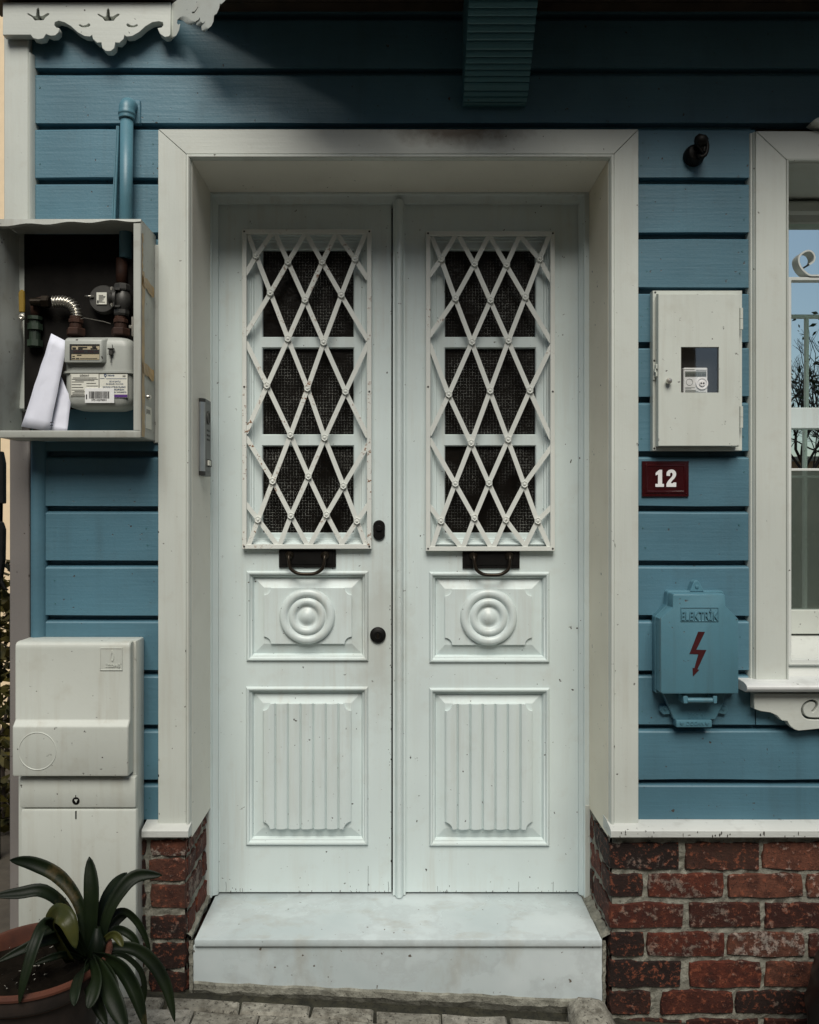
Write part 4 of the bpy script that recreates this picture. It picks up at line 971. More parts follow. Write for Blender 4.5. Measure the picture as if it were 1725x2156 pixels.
g = G(); g.tube([(cx(985, YM), YM + .006, cz(1200, YM)), (cx(998, YM), YM - .002, cz(1260, YM)), (cx(990, YM), YM - .006, cz(1310, YM)), (cx(985, YM), YM - .004, cz(1390, YM))], .0013, 6); g.box(cx(962, YM), cx(1018, YM), YM - .012, YM - .002, cz(1274, YM), cz(1262, YM), .001).box(cx(970, YM), cx(1006, YM), YM - .010, YM - .002, cz(1325, YM), cz(1276, YM), .002); g.obj('lead_seal', 'dkmetal', met)
yl_ = YM - .0006
lx = lambda c: cx(c, yl_); lz = lambda c: cz(c, yl_)
YS = YM + .0005
def sticker(nm, a, b, c_, d_, y, mat='label'):
    g = G(); g.box(lx(a), lx(b), y - .0006, y + .003, lz(d_), lz(c_)); return g.obj(nm, mat, met)
s1 = sticker('warning_label', 622, 878, 1484, 1682, YS - .0008, 'label')
g = G()
yy = YS - .0022
for a, b, c_, d_ in ((626, 629, 1490, 1676), (626, 760, 1673, 1677)): g.box(lx(a), lx(b), yy, yy + .0006, lz(d_), lz(c_))
for q, (a, b) in zip(range(1518, 1672, 12), ((645, 855), (635, 868), (665, 835), (635, 742), (765, 850), (635, 722), (765, 868), (635, 736), (765, 862), (635, 745), (660, 750), (640, 748), (640, 748))): g.box(lx(a), lx(b), yy, yy + .0006, lz(q + 4), lz(q))
g.box(lx(874), lx(879), yy, yy + .0006, lz(1612), lz(1484)); g.obj('print', 'ink', s1)
text('print', 'DİKKAT', lx(708), lx(790), lz(1508), lz(1488), yy, .0006, 'ink', s1, .02)
s2 = sticker('utility_label', 880, 1128, 1488, 1695, YS - .0008, 'label')
bnd = None
text('print', 'İGDAŞ', lx(952), lx(1012), lz(1508), lz(1490), yy, .0006, 'inkblue', s2, .02)
g = G(); g.lathe([(.0042, 0), (.0042, -.0006), (.002, -.0006), (.002, 0)], (lx(932), yy + .0006, lz(1498)), 'y', 16); g.box(lx(885), lx(925), yy, yy + .0006, lz(1527), lz(1524)).box(lx(940), lx(1120), yy, yy + .0006, lz(1529), lz(1526)).box(lx(930), lx(934), yy, yy + .0006, lz(1522), lz(1508)); g.obj('emblem', 'inkblue', s2)
text('print', '2020', lx(1085), lx(1112), lz(1512), lz(1498), yy, .0006, 'ink', s2)
for tx_, a, b, c_ in (('3516 SAYILI', 968, 1066, 1545), ('ÖLÇÜLER VE AYAR', 938, 1092, 1567), ('KANUNA UYGUN OLARAK', 910, 1112, 1594), ('TARAFINDAN', 1000, 1098, 1617), ('NU YAPILMIŞTIR', 1005, 1120, 1641)):
    text('print', tx_, lx(a), lx(b), lz(c_ + 14), lz(c_), yy, .0006, 'inkblue', s2, .01)
g = G(); g.box(lx(1000), lx(1127), yy, yy + .0006, lz(1692), lz(1668)); g.obj('colour_band', 'purple', s2)
s3 = sticker('barcode_sticker', 755, 1012, 1612, 1742, YS - .0032, 'whitet')
g = G(); yy3 = YS - .0045; q = 790; rbq = random.Random(2)
while q < 968:
    w_ = rbq.choice([2, 3, 3, 5, 7]); g.box(lx(q), lx(min(q + w_, 969)), yy3, yy3 + .0006, lz(1704), lz(1641)); q += w_ + rbq.choice([2, 3, 4])
g.box(lx(764), lx(774), yy3, yy3 + .0006, lz(1710), lz(1668)); g.obj('barcode', 'ink', s3)
text('print', '37510270001', lx(812), lx(946), lz(1726), lz(1709), yy3, .0006, 'ink', s3, .015)

# folded paper leaning in the cabinet
pb = thing('paper_sheet', (cx(350, -.1), -.09, cz(1990, -.1)), 'folded white paper sheet leaning beside the gas meter', 'paper')
def sheet(outl, y0, seed, nm, amp):
    rr = random.Random(seed); L = []; (l0, l1, r0, r1) = outl; n, k = 9, 4
    for i in range(n + 1):
        v = i / n; row = []
        for j in range(k + 1):
            u = j / k; a = Vector(l0).lerp(Vector(l1), v); b = Vector(r0).lerp(Vector(r1), v); p = a.lerp(b, u)
            yy_ = y0 - .003 * (1 - abs(2 * u - 1)) + rr.uniform(-amp, amp) * .32 + .018 * (1 - v)
            row.append((cx(p.x, y0), yy_, cz(p.y, y0)))
        L.append(row)
    g = G(); g.loops(L, False); bmesh.ops.triangulate(g.bm, faces=g.bm.faces); o = autosmooth(g.obj(nm, 'paper', pb), 14); s = o.modifiers.new('thickness', 'SOLIDIFY'); s.thickness = .0008; return o
sheet(((432, 1116), (186, 1950), (575, 1190), (438, 1996)), -.112, 3, 'front_fold', .006)
sheet(((520, 1500), (440, 1994), (608, 1700), (594, 1994)), -.098, 6, 'back_fold', .004)
g = G()
for q in (1912, 1940): g.box(cx(452, -.11), cx(478, -.11), -.1165, -.116, cz(q + 7, -.11), cz(q, -.11))
g.obj('printed_mark', 'ink', pb)

# ------------------------------------------------------------------ painted riser pipe and cable trunking above the cabinet
def tx(c, y=0.0): return X(c / 3.024, y)
def tz(c, y=0.0): return Z(c / 3.024, y)
YR = -.018
rp_ = thing('gas_riser_pipe', (tx(805, YR), YR, gz1_), 'blue painted riser pipe with elbow above the open gas cabinet', 'pipe')
px_, zt_ = tx(808, YR), tz(668, YR)
g = G(); g.tube([(tx(800, YR), YR, gz1_ - .08), (px_, YR, tz(745, YR))], .0195, 20); g.obj('pipe', 'blue_metal', rp_, True)
g = G(); pts = [(px_, YR, tz(760, YR)), (px_, YR, tz(735, YR)), (px_, YR, tz(715, YR)), (px_, YR + .004, tz(680, YR)), (px_, YR + .018, tz(655, YR)), (px_ + .001, YR + .045, tz(648, YR)), (px_ + .002, .045, tz(648, YR))]
g.tube(smooth_poly(pts, 4, False), [.0245 if i < 5 else .0262 if i < 8 else .0245 for i in range(25)], 20); g.obj('elbow', 'blue_metal', rp_, True)
g = G(); g.box(px_ - .030, px_ + .032, .012, .030, tz(775), tz(622), .002); g.obj('wall_plate', 'blue', rp_)
g = G(); g.lathe([(.020, 0), (.026, .001), (.027, .012), (.021, .015)], (tx(800, YR), YR, gz1_), 'z', 20, 0, True, True); g.obj('collar', 'blue_metal', rp_, True)
ct = thing('cable_trunking', (tx(735), .01, gz1_), 'narrow blue cable trunking strip left of the riser pipe', 'trunking')
g = G(); g.solid([(tx(710), -.010, gz1_), (tx(738), -.010, gz1_), (tx(738), .021, gz1_), (tx(710), .021, gz1_)], [(tx(746), -.010, tz(808)), (tx(766), -.010, tz(808)), (tx(766), .021, tz(808)), (tx(746), .021, tz(808))], 0, True, .002); g.obj('channel', 'blue_metal', ct)
g = G(); g.solid([(tx(715), -.0125, gz1_), (tx(722), -.0125, gz1_), (tx(722), -.009, gz1_), (tx(715), -.009, gz1_)], [(tx(749), -.0125, tz(812)), (tx(754), -.0125, tz(812)), (tx(754), -.009, tz(812)), (tx(749), -.009, tz(812))]); g.obj('cover_ridge', 'blue_metal', ct)

# ------------------------------------------------------------------ closed service box below
def bx2(c, y=-.09): return X(c / 3.78, y)
def bz2(c, y=-.09): return Z(1312 + c / 3.78, y)
sb = thing('service_box', (bx2(600), -.04, .06), 'closed pale moulded gas service box behind the potted plant', 'cabinet')
g = G(); g.box(bx2(215, .0), X(298, -.01), -.062, .02, .07, bz2(140, -.06), .006, 2); autosmooth(g.obj('back_shell', 'box', sb), 40)
g = G(); x0, x1 = bx2(126), bx2(1040)
g.exx([(-.062, bz2(146)), (-.086, bz2(150)), (-.094, bz2(165)), (-.096, bz2(200)), (-.096, bz2(770, -.096)), (-.112, bz2(822, -.112)), (-.113, bz2(840, -.113)), (-.113, bz2(1212, -.113)), (-.109, bz2(1222, -.11)), (-.062, bz2(1222, -.11))], x0, x1, 0, .004); cover = autosmooth(g.obj('upper_cover', 'box', sb), 30)
g = G(); g.box(bx2(156, -.088), bx2(1080, -.088), -.089, -.0625, bz2(1472, -.088), bz2(1226, -.088), .005, 2); lockp = autosmooth(g.obj('lock_panel', 'box', sb), 40)
g = G(); g.box(bx2(163, -.09), bx2(1085, -.09), -.091, -.0625, .20, bz2(1484, -.09), .007, 2); autosmooth(g.obj('lower_door', 'box', sb), 40)
g = G(); g.box(bx2(180, -.08), bx2(1075, -.08), -.080, .0, zg(-1) + .0, .197, .004); autosmooth(g.obj('plinth', 'box', sb), 40)
g = G(); yq = -.0965; g.rect(bx2(797, yq), bx2(977, yq), bz2(377, yq), bz2(197, yq), [(0, yq + .001), (0, yq - .0015), (.0016, yq - .002), (.003, yq - .0005), (.004, yq - .0005)], True); em = g.obj('emblem_plate', 'box', cover)
fl_ = smooth_poly([(893, 215), (908, 255), (905, 290), (896, 305), (884, 290), (880, 255)], 4)
fi_ = smooth_poly([(893, 235), (901, 258), (899, 284), (894, 292), (888, 282), (886, 258)], 4)
me = curve_mesh([[(bx2(p, yq), bz2(q, yq)) for p, q in fl_], [(bx2(p, yq), bz2(q, yq)) for p, q in fi_]], .003, .0004)
for v in me.vertices: v.co.y += yq - .0008
link('flame', me, 'box', cover)
text('lettering', 'İGDAŞ', bx2(842, yq), bx2(958, yq), bz2(358, yq), bz2(318, yq), yq - .0024, .002, 'box', cover, .02)
yq = -.1132
g = G(); rr = 149 / 3.78 * (D + yq) / F; g.lathe([(rr + .0015, .0008), (rr + .0012, -.0008), (rr, -.0014), (rr - .0012, -.0008), (rr - .002, .0)], (bx2(297, yq), yq, bz2(1020, yq)), 'y', 56); g.obj('round_blank', 'box', cover, True)
g = G(); yq = -.0892; g.lathe([(.0112, .001), (.0112, -.001), (.0085, -.002), (.008, .0), (.0002, .0002)], (bx2(605, yq), yq, bz2(1415, yq)), 'y', 24); g.box(bx2(600, yq), bx2(606, yq), yq - .0008, yq + .001, bz2(1390, yq), bz2(1370, yq)); g.obj('lock', 'black', lockp)
g = G(); g.prism([(bx2(592, yq), bz2(1405, yq)), (bx2(620, yq), bz2(1403, yq)), (bx2(608, yq), bz2(1430, yq))], yq - .0022, yq, 0); g.obj('key_slot', 'box', lockp)
g = G(); yq = -.0912; g.box(bx2(599, yq), bx2(610, yq), yq - .0006, yq + .002, bz2(1560, yq), bz2(1496, yq)); g.obj('finger_slot', 'dplastic', sb)

# ------------------------------------------------------------------ intercom on the left reveal
ic = thing('intercom', (rx0, .14, 1.65), 'slim aluminium door intercom on the left side of the door recess', 'intercom')
iy0, iy1 = .098, .190; izt, izb = Z(838, .098), Z(1001, .098); ixf = X(431, .10)
def iprof(xw, xf): return [(xw, iy0), (xw + .006, iy0 - .004), (xf - .012, iy0 - .003), (xf - .004, iy0 + .002), (xf, iy0 + .010), (xf, iy1 - .004), (xf - .003, iy1), (xw, iy1)]
g = G(); g.exz(iprof(rx0, ixf)[:5] + [(ixf, iy0 + .012), (rx0, iy0 + .012)], izb + .014, izt - .012); autosmooth(g.obj('metal_edge', 'alu', ic), 60)
g = G(); g.exz([(rx0, iy0 + .0122), (ixf + .0004, iy0 + .0122), (ixf + .0004, iy1 - .004), (ixf - .003, iy1), (rx0, iy1)], izb + .0142, izt - .0122); g.exz([(a, b + .001) for a, b in iprof(rx0, ixf + .0006)], izt - .0119, izt, 0, .002); g.exz([(a, b + .001) for a, b in iprof(rx0, ixf + .0006)], izb, izb + .0138, 0, .002); face = g.obj('body', 'dplastic', ic)
g = G(); cyy, czz = .150, Z(880, .15); L = []
for r_, h in ((.022, .0), (.022, .003), (.018, .0035), (.016, .001), (.002, .001)): L.append((r_, h))
g.lathe(L, (ixf, cyy, czz), 'x', 24); autosmooth(g.obj('speaker_ring', 'dkmetal', face), 40)
for q in (905, 915, 924):
    g = G(); g.box(ixf, ixf + .0015, .132, .170, Z(q + 4, .15), Z(q, .15), .0006); g.obj('grille_slot', 'black', face)
g = G(); g.box(ixf, ixf + .006, .140, .178, Z(983, .16), Z(968, .16), .002); bt = g.obj('call_button', 'black', face)
g = G(); g.box(ixf + .0005, ixf + .0066, .136, .166, Z(981, .16), Z(970, .16), .001); g.obj('name_card', 'label', face)

# ------------------------------------------------------------------ electricity meter cabinet
def ex_(c, y): return X(1357.7 + c / 6.0935, y)
def ez_(c, y): return Z(604.7 + c / 6.0935, y)
ec = thing('electricity_cabinet', (ex_(680, 0), .0, ez_(2095, 0)), 'pale metal electricity meter cabinet with a small viewing window', 'cabinet')
ya = -.004
g = G(); g.rect(ex_(104, ya), ex_(1250, ya), ez_(2097, ya), ez_(44, ya), [(0, .025), (0, ya), (.001, ya - .001), (.0105, ya - .001), (.0115, ya), (.0115, .018)]); g.box(ex_(130, ya), ex_(1230, ya), .0185, .0205, ez_(2070, ya), ez_(70, ya)); fr_ = g.obj('frame', 'cab', ec)
yd = -.034
g = G(); dx0, dx1, dz0, dz1 = ex_(182, yd), ex_(1213, yd), ez_(2032, yd), ez_(90, yd); wx0_, wx1_, wz0_, wz1_ = ex_(467, yd), ex_(955, yd), ez_(1352, yd), ez_(765, yd)
def rf_(a, b, c_, d_): g.f(g.vs([(a, yd, c_), (b, yd, c_), (b, yd, d_), (a, yd, d_)]))
rf_(dx0, wx0_, dz0, dz1); rf_(wx1_, dx1, dz0, dz1); rf_(wx0_, wx1_, dz0, wz0_); rf_(wx0_, wx1_, wz1_, dz1)
bmesh.ops.remove_doubles(g.bm, verts=g.bm.verts, dist=1e-5)
g.rect(dx0, dx1, dz0, dz1, [(0, yd), (-.0012, yd + .0012), (-.0012, yd + .026)]); g.rect(wx0_, wx1_, wz0_, wz1_, [(0, yd), (.0006, yd + .003), (.0006, yd + .006)])
ed = g.obj('cabinet_door', 'cab', ec)
g = G(); g.box(wx0_ - .002, wx1_ + .002, yd + .006, yd + .0075, wz0_ - .002, wz1_ + .002); g.obj('viewing_pane', 'clear', ed)
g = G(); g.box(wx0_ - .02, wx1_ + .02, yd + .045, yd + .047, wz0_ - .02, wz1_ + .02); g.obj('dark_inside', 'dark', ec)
for z0_, z1_ in ((545, 270), (1805, 1530)):
    g = G(); xa_ = ex_(1236, -.02); zm = (ez_(z0_, -.02) + ez_(z1_, -.02)) / 2
    g.tube([(xa_, -.022, ez_(z0_, -.02)), (xa_, -.022, zm - .0006)], .0055, 10); g.tube([(xa_, -.022, zm + .0006), (xa_, -.022, ez_(z1_, -.02))], .0055, 10); autosmooth(g.obj('hinge', 'cab', ec), 50)
g = G(); g.box(ex_(140, -.02), ex_(192, -.02), -.026, -.005, ez_(1050, -.02), ez_(990, -.02), .001).box(ex_(140, -.02), ex_(192, -.02), -.026, -.005, ez_(1148, -.02), ez_(1088, -.02), .001).box(ex_(110, -.01), ex_(145, -.01), -.0085, -.0052, ez_(1190, -.01), ez_(960, -.01), .0006).box(ex_(128, -.02), ex_(150, -.02), -.022, -.012, ez_(1090, -.02), ez_(1045, -.02)); g.obj('hasp', 'cab', ec)
for a, b in ((135, 66), (122, 942), (122, 2068), (168, 972), (172, 1170)):
    g = G(); g.lathe([(.0032, 0), (.0028, -.0014), (.0012, -.0016), (.0010, -.0004), (.0001, -.0004)], (ex_(a, ya), ya - .001, ez_(b, ya)), 'y', 10); g.obj('screw', 'dkmetal', ec)
g = G(); g.lathe([(.0045, 0), (.0045, -.004), (.0085, -.007), (.0095, -.012), (.008, -.016), (.0002, -.017)], (ex_(298, yd), yd, ez_(1210, yd)), 'y', 18); autosmooth(g.obj('knob', 'steel', ed), 40)
em_ = thing('electricity_meter', (ex_(655, yd + .03), yd + .03, ez_(1352, yd + .03)), 'small grey electricity meter behind the cabinet window', 'meter')
ye_ = yd + .0095
g = G(); g.box(ex_(500, ye_), ex_(808, ye_), ye_, ye_ + .028, ez_(1420, ye_), ez_(1032, ye_), .002); g.obj('body', 'whitet', em_)
g = G(); g.box(ex_(518, ye_), ex_(790, ye_), ye_ - .001, ye_ + .001, ez_(1146, ye_), ez_(1080, ye_)); lc_ = g.obj('display', 'lcd', em_)
text('digits', '022083 31.04', ex_(528, ye_), ex_(782, ye_), ez_(1142, ye_), ez_(1106, ye_), ye_ - .0016, .0005, 'ink', lc_)
g = G(); cc = (ex_(733, ye_), ye_, ez_(1235, ye_)); g.lathe([(.0185, 0), (.019, -.002), (.0185, -.004), (.015, -.004), (.014, -.002), (.0092, -.002), (.009, -.005), (.008, -.006), (.0001, -.006)], cc, 'y', 28); prt = autosmooth(g.obj('optical_port', 'white', em_), 40)
g = G()
for s_ in (-1, 1): g.lathe([(.0027, 0), (.0027, -.0006), (.0001, -.0006)], (cc[0] + s_ * .0038, ye_ - .006, cc[2]), 'y', 10)
g.obj('contact', 'ink', prt)
g = G(); g.lathe([(.0105, 0), (.0105, -.0008), (.0095, -.0008), (.0095, 0)], (ex_(575, ye_), ye_, ez_(1218, ye_)), 'y', 20)
for q, (a, b) in zip((1052, 1062, 1285, 1300, 1318, 1330, 1342), ((505, 640), (660, 795), (520, 645), (520, 600), (520, 660), (520, 690), (520, 790))): g.box(ex_(a, ye_), ex_(b, ye_), ye_ - .0006, ye_ + .001, ez_(q + 6, ye_), ez_(q, ye_))
g.obj('print', 'lcd', em_)

# ------------------------------------------------------------------ number plate
def nx_(c, y): return X(1255 + c / 3.6697, y)
def nz_(c, y): return Z(570.5 + c / 3.6697, y)
yn = .013
npl = thing('number_plate', (nx_(538, yn), yn, nz_(1742, yn)), 'dark red enamel house number plate reading 12', 'sign')
g = G(); g.rect(nx_(357, yn), nx_(718, yn), nz_(1743, yn), nz_(1469, yn), [(0, .021), (0, yn), (.0006, yn - .0008), (.010, yn - .001), (.012, yn - .0035), (.014, yn - .004), (.0165, yn - .0035), (.018, yn - .0022)], True); autosmooth(g.obj('plate', 'red', npl), 30)
yt = yn - .0026
one = [(462, 1560), (490, 1536), (512, 1536), (512, 1645), (526, 1645), (526, 1668), (460, 1668), (460, 1645), (480, 1645), (480, 1572), (462, 1580)]
two = smooth_poly([(546, 1582), (548, 1556), (562, 1540), (584, 1534), (606, 1540), (619, 1558), (619, 1580), (607, 1602), (588, 1622), (578, 1640)], 4, False) + [(596, 1640), (600, 1634), (621, 1634), (621, 1668), (545, 1668), (545, 1646)] + smooth_poly([(545, 1646), (560, 1620), (582, 1596), (592, 1580), (592, 1566), (584, 1558), (575, 1562), (573, 1574), (573, 1584)], 4, False)
for pl in (one, two):
    me = curve_mesh([[(nx_(a, yt), nz_(b, yt)) for a, b in pl]], .0012, 0)
    for v in me.vertices: v.co.y += yt
    link('digit', me, 'white', npl)
sc0 = None
for a, b in ((392, 1492), (690, 1500), (388, 1712), (698, 1722)):
    g = G(); g.lathe([(.0032, 0), (.003, -.0012), (.0002, -.0018)], (nx_(a, yn), yn - .001, nz_(b, yn)), 'y', 10); g.obj('screw', 'red', npl)

# ------------------------------------------------------------------ cast fuse box
def kx(c, y): return X(1357.7 + c / 5.9076, y)
def kz(c, y): return Z(1186.5 + c / 5.9076, y)
fb = thing('fuse_box', (kx(680, 0), .0, kz(2040, 0)), 'blue painted cast fuse box with red lightning bolt and raised lettering', 'fuse box')
ybk, yfl, ylid = .022, -.012, -.062
ob = [(290, 350), (305, 340), (965, 340), (985, 360), (988, 520), (1150, 680), (1150, 1610), (150, 1615), (130, 1600), (130, 665), (275, 515), (282, 370)]
g = G(); g.prism([(kx(a, yfl), kz(b, yfl)) for a, b in ob], yfl, ybk, .003); autosmooth(g.obj('back_box', 'blue_metal', fb), 30)
ol = [(362, 378), (990, 380), (1006, 398), (1010, 530), (1172, 692), (1172, 1622), (228, 1627), (203, 1605), (200, 690), (350, 545), (352, 398)]
def olk(k, y):
    cx0, cz0 = 686, 1010; return [(kx(cx0 + (a - cx0) * k, ylid), y, kz(cz0 + (b - cz0) * k, ylid)) for a, b in ol]
g = G(); g.loops([olk(1, yfl - .001), olk(1, ylid + .006), olk(.988, ylid + .001), olk(.975, ylid)], True, True, True); lid = autosmooth(g.obj('lid', 'blue_metal', fb), 35)
lug = [(560, 350), (585, 290), (608, 232), (632, 210), (662, 212), (685, 240), (715, 300), (738, 350)]
g = G(); g.prism([(kx(a, yfl), kz(b, yfl)) for a, b in lug], yfl - .002, ybk, .002); g.obj('lug', 'blue_metal', fb)
def slotscrew(c_, y, r_, par):
    g = G(); g.lathe([(r_, 0), (r_ * .9, -r_ * .45), (.0002, -r_ * .55)], c_, 'y', 14); g.box(c_[0] - r_ * .8, c_[0] + r_ * .8, c_[1] - r_ * .62, c_[1] - r_ * .5, c_[2] - r_ * .12, c_[2] + r_ * .12); return g.obj('screw', 'blue_metal', par)
slotscrew((kx(648, yfl), yfl - .002, kz(287, yfl)), 0, .006, fb)
g = G(); yq = ylid; g.rect(kx(445, yq), kx(922, yq), kz(722, yq), kz(542, yq), [(0, yq + .001), (0, yq - .0018), (.0018, yq - .0022), (.0036, yq - .0003), (.004, yq + .001)]); g.obj('lettering_frame', 'blue_metal', lid)
text('lettering', 'ELEKTRİK', kx(456, yq), kx(912, yq), kz(704, yq), kz(556, yq), yq - .0042, .0045, 'blue_metal', lid, .0)
bolt = [(665, 848), (750, 850), (642, 1072), (767, 1075), (655, 1315), (680, 1322), (600, 1405), (596, 1298), (618, 1302), (668, 1128), (558, 1124)]
me = curve_mesh([[(kx(a, yq), kz(b, yq)) for a, b in bolt]], .0014, 0)
for v in me.vertices: v.co.y += yq - .0004
link('lightning_bolt', me, 'redp', lid)
g = G(); yk = -.004; g.prism([(kx(a, yk), kz(b, yk)) for a, b in ((220, 1600), (1010, 1600), (975, 1760), (885, 1945), (365, 1945), (300, 1790))], yk, ybk, .003); neck = g.obj('cable_neck', 'blue_metal', fb)
text('lettering', '500 V', kx(540, yk), kx(755, yk), kz(1920, yk), kz(1862, yk), yk - .002, .003, 'blue_metal', neck, .01)
for pl in ([(320, 1770), (200, 1770), (182, 1830), (230, 1880), (330, 1870)], [(930, 1765), (1020, 1765), (1035, 1825), (1000, 1880), (905, 1860)]):
    g = G(); g.prism([(kx(a, .01), kz(b, .01)) for a, b in pl], .006, ybk, .002); g.obj('ear', 'blue_metal', fb)
slotscrew((kx(258, .006), .006, kz(1808, .006)), 0, .0058, fb)
slotscrew((kx(980, .006), .006, kz(1808, .006)), 0, .0058, fb)
g = G(); g.box(kx(395, -.016), kx(840, -.016), -.016, ybk, kz(2040, -.016), kz(1950, -.016), .003, 2); pl_ = autosmooth(g.obj('maker_plate', 'blue_metal', fb), 40)
text('lettering', 'DOGAN', kx(518, -.016), kx(738, -.016), kz(2012, -.016), kz(1966, -.016), -.018, .003, 'blue_metal', pl_, .01)
for a in (462, 776): slotscrew((kx(a, -.016), -.016, kz(1982, -.016)), 0, .0062, pl_)
g = G(); yr = -.045; g.tube([(kx(528, yr), yr, kz(1698, yr)), (kx(838, yr), yr, kz(1700, yr))], .0085, 14)
g.box(kx(470, yr), kx(526, yr), yr - .010, yr + .04, kz(1735, yr), kz(1640, yr), .002).box(kx(840, yr), kx(890, yr), yr - .010, yr + .04, kz(1735, yr), kz(1640, yr), .002); autosmooth(g.obj('hinge_rod', 'blue_metal', fb), 40)

# ------------------------------------------------------------------ stub of a lamp holder under the bay
def wx_(c, y): return X((2500 + c / 10.781) / 1.753, y)
def wzz(c, y): return Z((480 + c / 10.781) / 1.753, y)
yy = -.03
lh = thing('lamp_holder', (wx_(850, 0), .0, wzz(1000, 0)), 'small black broken lamp holder with bent wires at upper right', 'lamp holder')
g = G(); g.lathe([(.031, .022), (.033, .012), (.030, -.006), (.024, -.016), (.012, -.020), (.0003, -.021)], (wx_(720, 0), .0, wzz(960, 0)), 'y', 24); autosmooth(g.obj('rose', 'black', lh), 40)
g = G(); g.tube(smooth_poly([(wx_(760, 0), -.015, wzz(1000, 0)), (wx_(880, yy), -.035, wzz(1080, yy)), (wx_(1020, yy), -.04, wzz(1080, yy)), (wx_(1120, yy), -.04, wzz(950, yy)), (wx_(1160, yy), -.04, wzz(700, yy)), (wx_(1120, yy), -.04, wzz(480, yy))], 4, False), .0058, 10); g.obj('arm', 'black', lh, True)
g = G(); g.tube([(wx_(690, yy), -.04, wzz(560, yy)), (wx_(760, yy), -.04, wzz(530, yy)), (wx_(930, yy), -.04, wzz(450, yy)), (wx_(1050, yy), -.04, wzz(360, yy)), (wx_(1060, yy), -.04, wzz(260, yy))], [.010, .018, .021, .014, .004], 12); g.obj('socket', 'black', lh, True)
for pts in ([(800, 660), (960, 780), (1060, 900)], [(1000, 620), (1040, 760), (1010, 900)], [(730, 640), (850, 780), (960, 940)]):
    g = G(); g.tube([(wx_(a, yy), -.042, wzz(b, yy)) for a, b in pts], .0035, 6); g.obj('wire', 'black', lh)

# ------------------------------------------------------------------ granite block and dark bundle at the foot of the bricks
def lump(name, outline, y0, y1, mat, label, cat, seed, jit=.004):
    g = G(); rr = random.Random(seed); n = len(outline); L = []
    mxx = sum(p[0] for p in outline) / n; mzz = sum(p[1] for p in outline) / n
    for t, k in ((0, .80), (.12, .95), (.35, 1.0), (.8, 1.0), (1, .95)):
        L.append([(mxx + (a - mxx) * k + rr.uniform(-jit, jit), y0 + (y1 - y0) * t + rr.uniform(-jit, jit), mzz + (b - mzz) * k + rr.uniform(-jit, jit)) for a, b in outline])
    g.loops(L, True, True, True); o = g.obj(name, mat); tag(o, label, cat); return autosmooth(o, 60)
ol2 = [(1192, 2230), (1196, 2150), (1204, 2122), (1222, 2111), (1250, 2113), (1272, 2118), (1288, 2140), (1300, 2170), (1306, 2230)]
lump('granite_block', [(X(a, -.05), Z(b, -.05)) for a, b in smooth_poly(ol2, 2)], -.16, -.015, 'stone', 'rough granite block at the right end of the doorstep', 'stone', 4)
g = G(); rs = random.Random(9); L = []
for i in range(9):
    t = i / 8; z = zg(1.5) + .44 * t; r_ = .20 * math.sqrt(max(0.02, 1 - (abs(t - .42) / .62) ** 2.2)) * (1 if t < .95 else .35)
    L.append([(1.375 + r_ * (1 + rs.uniform(-.09, .09)) * math.cos(2 * math.pi * k / 18), -.235 + r_ * .85 * (1 + rs.uniform(-.09, .09)) * math.sin(2 * math.pi * k / 18), z + rs.uniform(-.008, .008)) for k in range(18)])
g.loops(L, True, True, True); tag(g.obj('black_bundle', 'blackbag', None, True), 'dark rounded bundle against the bricks at the lower right edge', 'bundle')

# ------------------------------------------------------------------ potted plant
PX, PY, PR, PZ = -.925, -.45, .186, .392
pot = thing('flower_pot', (PX, PY, zg(PX)), 'round terracotta flower pot holding the dark strap-leaved plant', 'flower pot')
g = G(); z0_ = zg(PX) + .012
g.lathe([(.0, z0_), (.128, z0_), (.132, z0_ + .01), (.160, PZ - .075), (.163, PZ - .06), (PR - .008, PZ - .050), (PR - .004, PZ - .043), (PR - .004, PZ - .014)], (PX, PY, 0), 'z', 64); autosmooth(g.obj('pot_wall', 'pot_shade', pot), 35)
g = G(); g.lathe([(PR - .005, PZ - .014), (PR, PZ - .012), (PR + .001, PZ - .006), (PR - .002, PZ), (PR - .012, PZ), (PR - .016, PZ - .006), (PR - .022, PZ - .06)], (PX, PY, 0), 'z', 64); autosmooth(g.obj('rim', 'terra', pot), 35)
g = G(); n = 26; V = {}
rs = random.Random(8); c0 = g.bm.verts.new((PX, PY, PZ - .04)); prev = None
rings = []
for k in range(1, 9):
    r_ = (PR - .017) * k / 8; rings.append([g.bm.verts.new((PX + r_ * math.cos(2 * math.pi * i / n), PY + r_ * math.sin(2 * math.pi * i / n), PZ - .040 + rs.uniform(-.008, .008))) for i in range(n)])
for i in range(n): g.f([c0, rings[0][i], rings[0][(i + 1) % n]])
for a, b in zip(rings, rings[1:]):
    for i in range(n): g.f([a[i], a[(i + 1) % n], b[(i + 1) % n], b[i]])
g.obj('soil', 'soil', pot)
g = G()
for i in range(46):
    r_ = rs.uniform(0, PR - .03); t = rs.uniform(0, 6.28); c_ = Vector((PX + r_ * math.cos(t), PY + r_ * math.sin(t), PZ - .030)); s_ = rs.uniform(.003, .007)
    g.f(g.vs([c_ + Vector((rs.uniform(-s_, s_), rs.uniform(-s_, s_), rs.uniform(0, .004))) for _ in range(4)]))
g.obj('pebbles', 'stone2', pot)['kind'] = 'stuff'
plant = thing('strap_leaf_plant', (-.785, -.40, PZ - .04), 'dark green strap-leaved plant growing in the terracotta pot', 'plant')
def lp(p, y): return Vector((X(p[0] / 3.78, y), y, Z(1711 + p[1] / 3.78, y)))
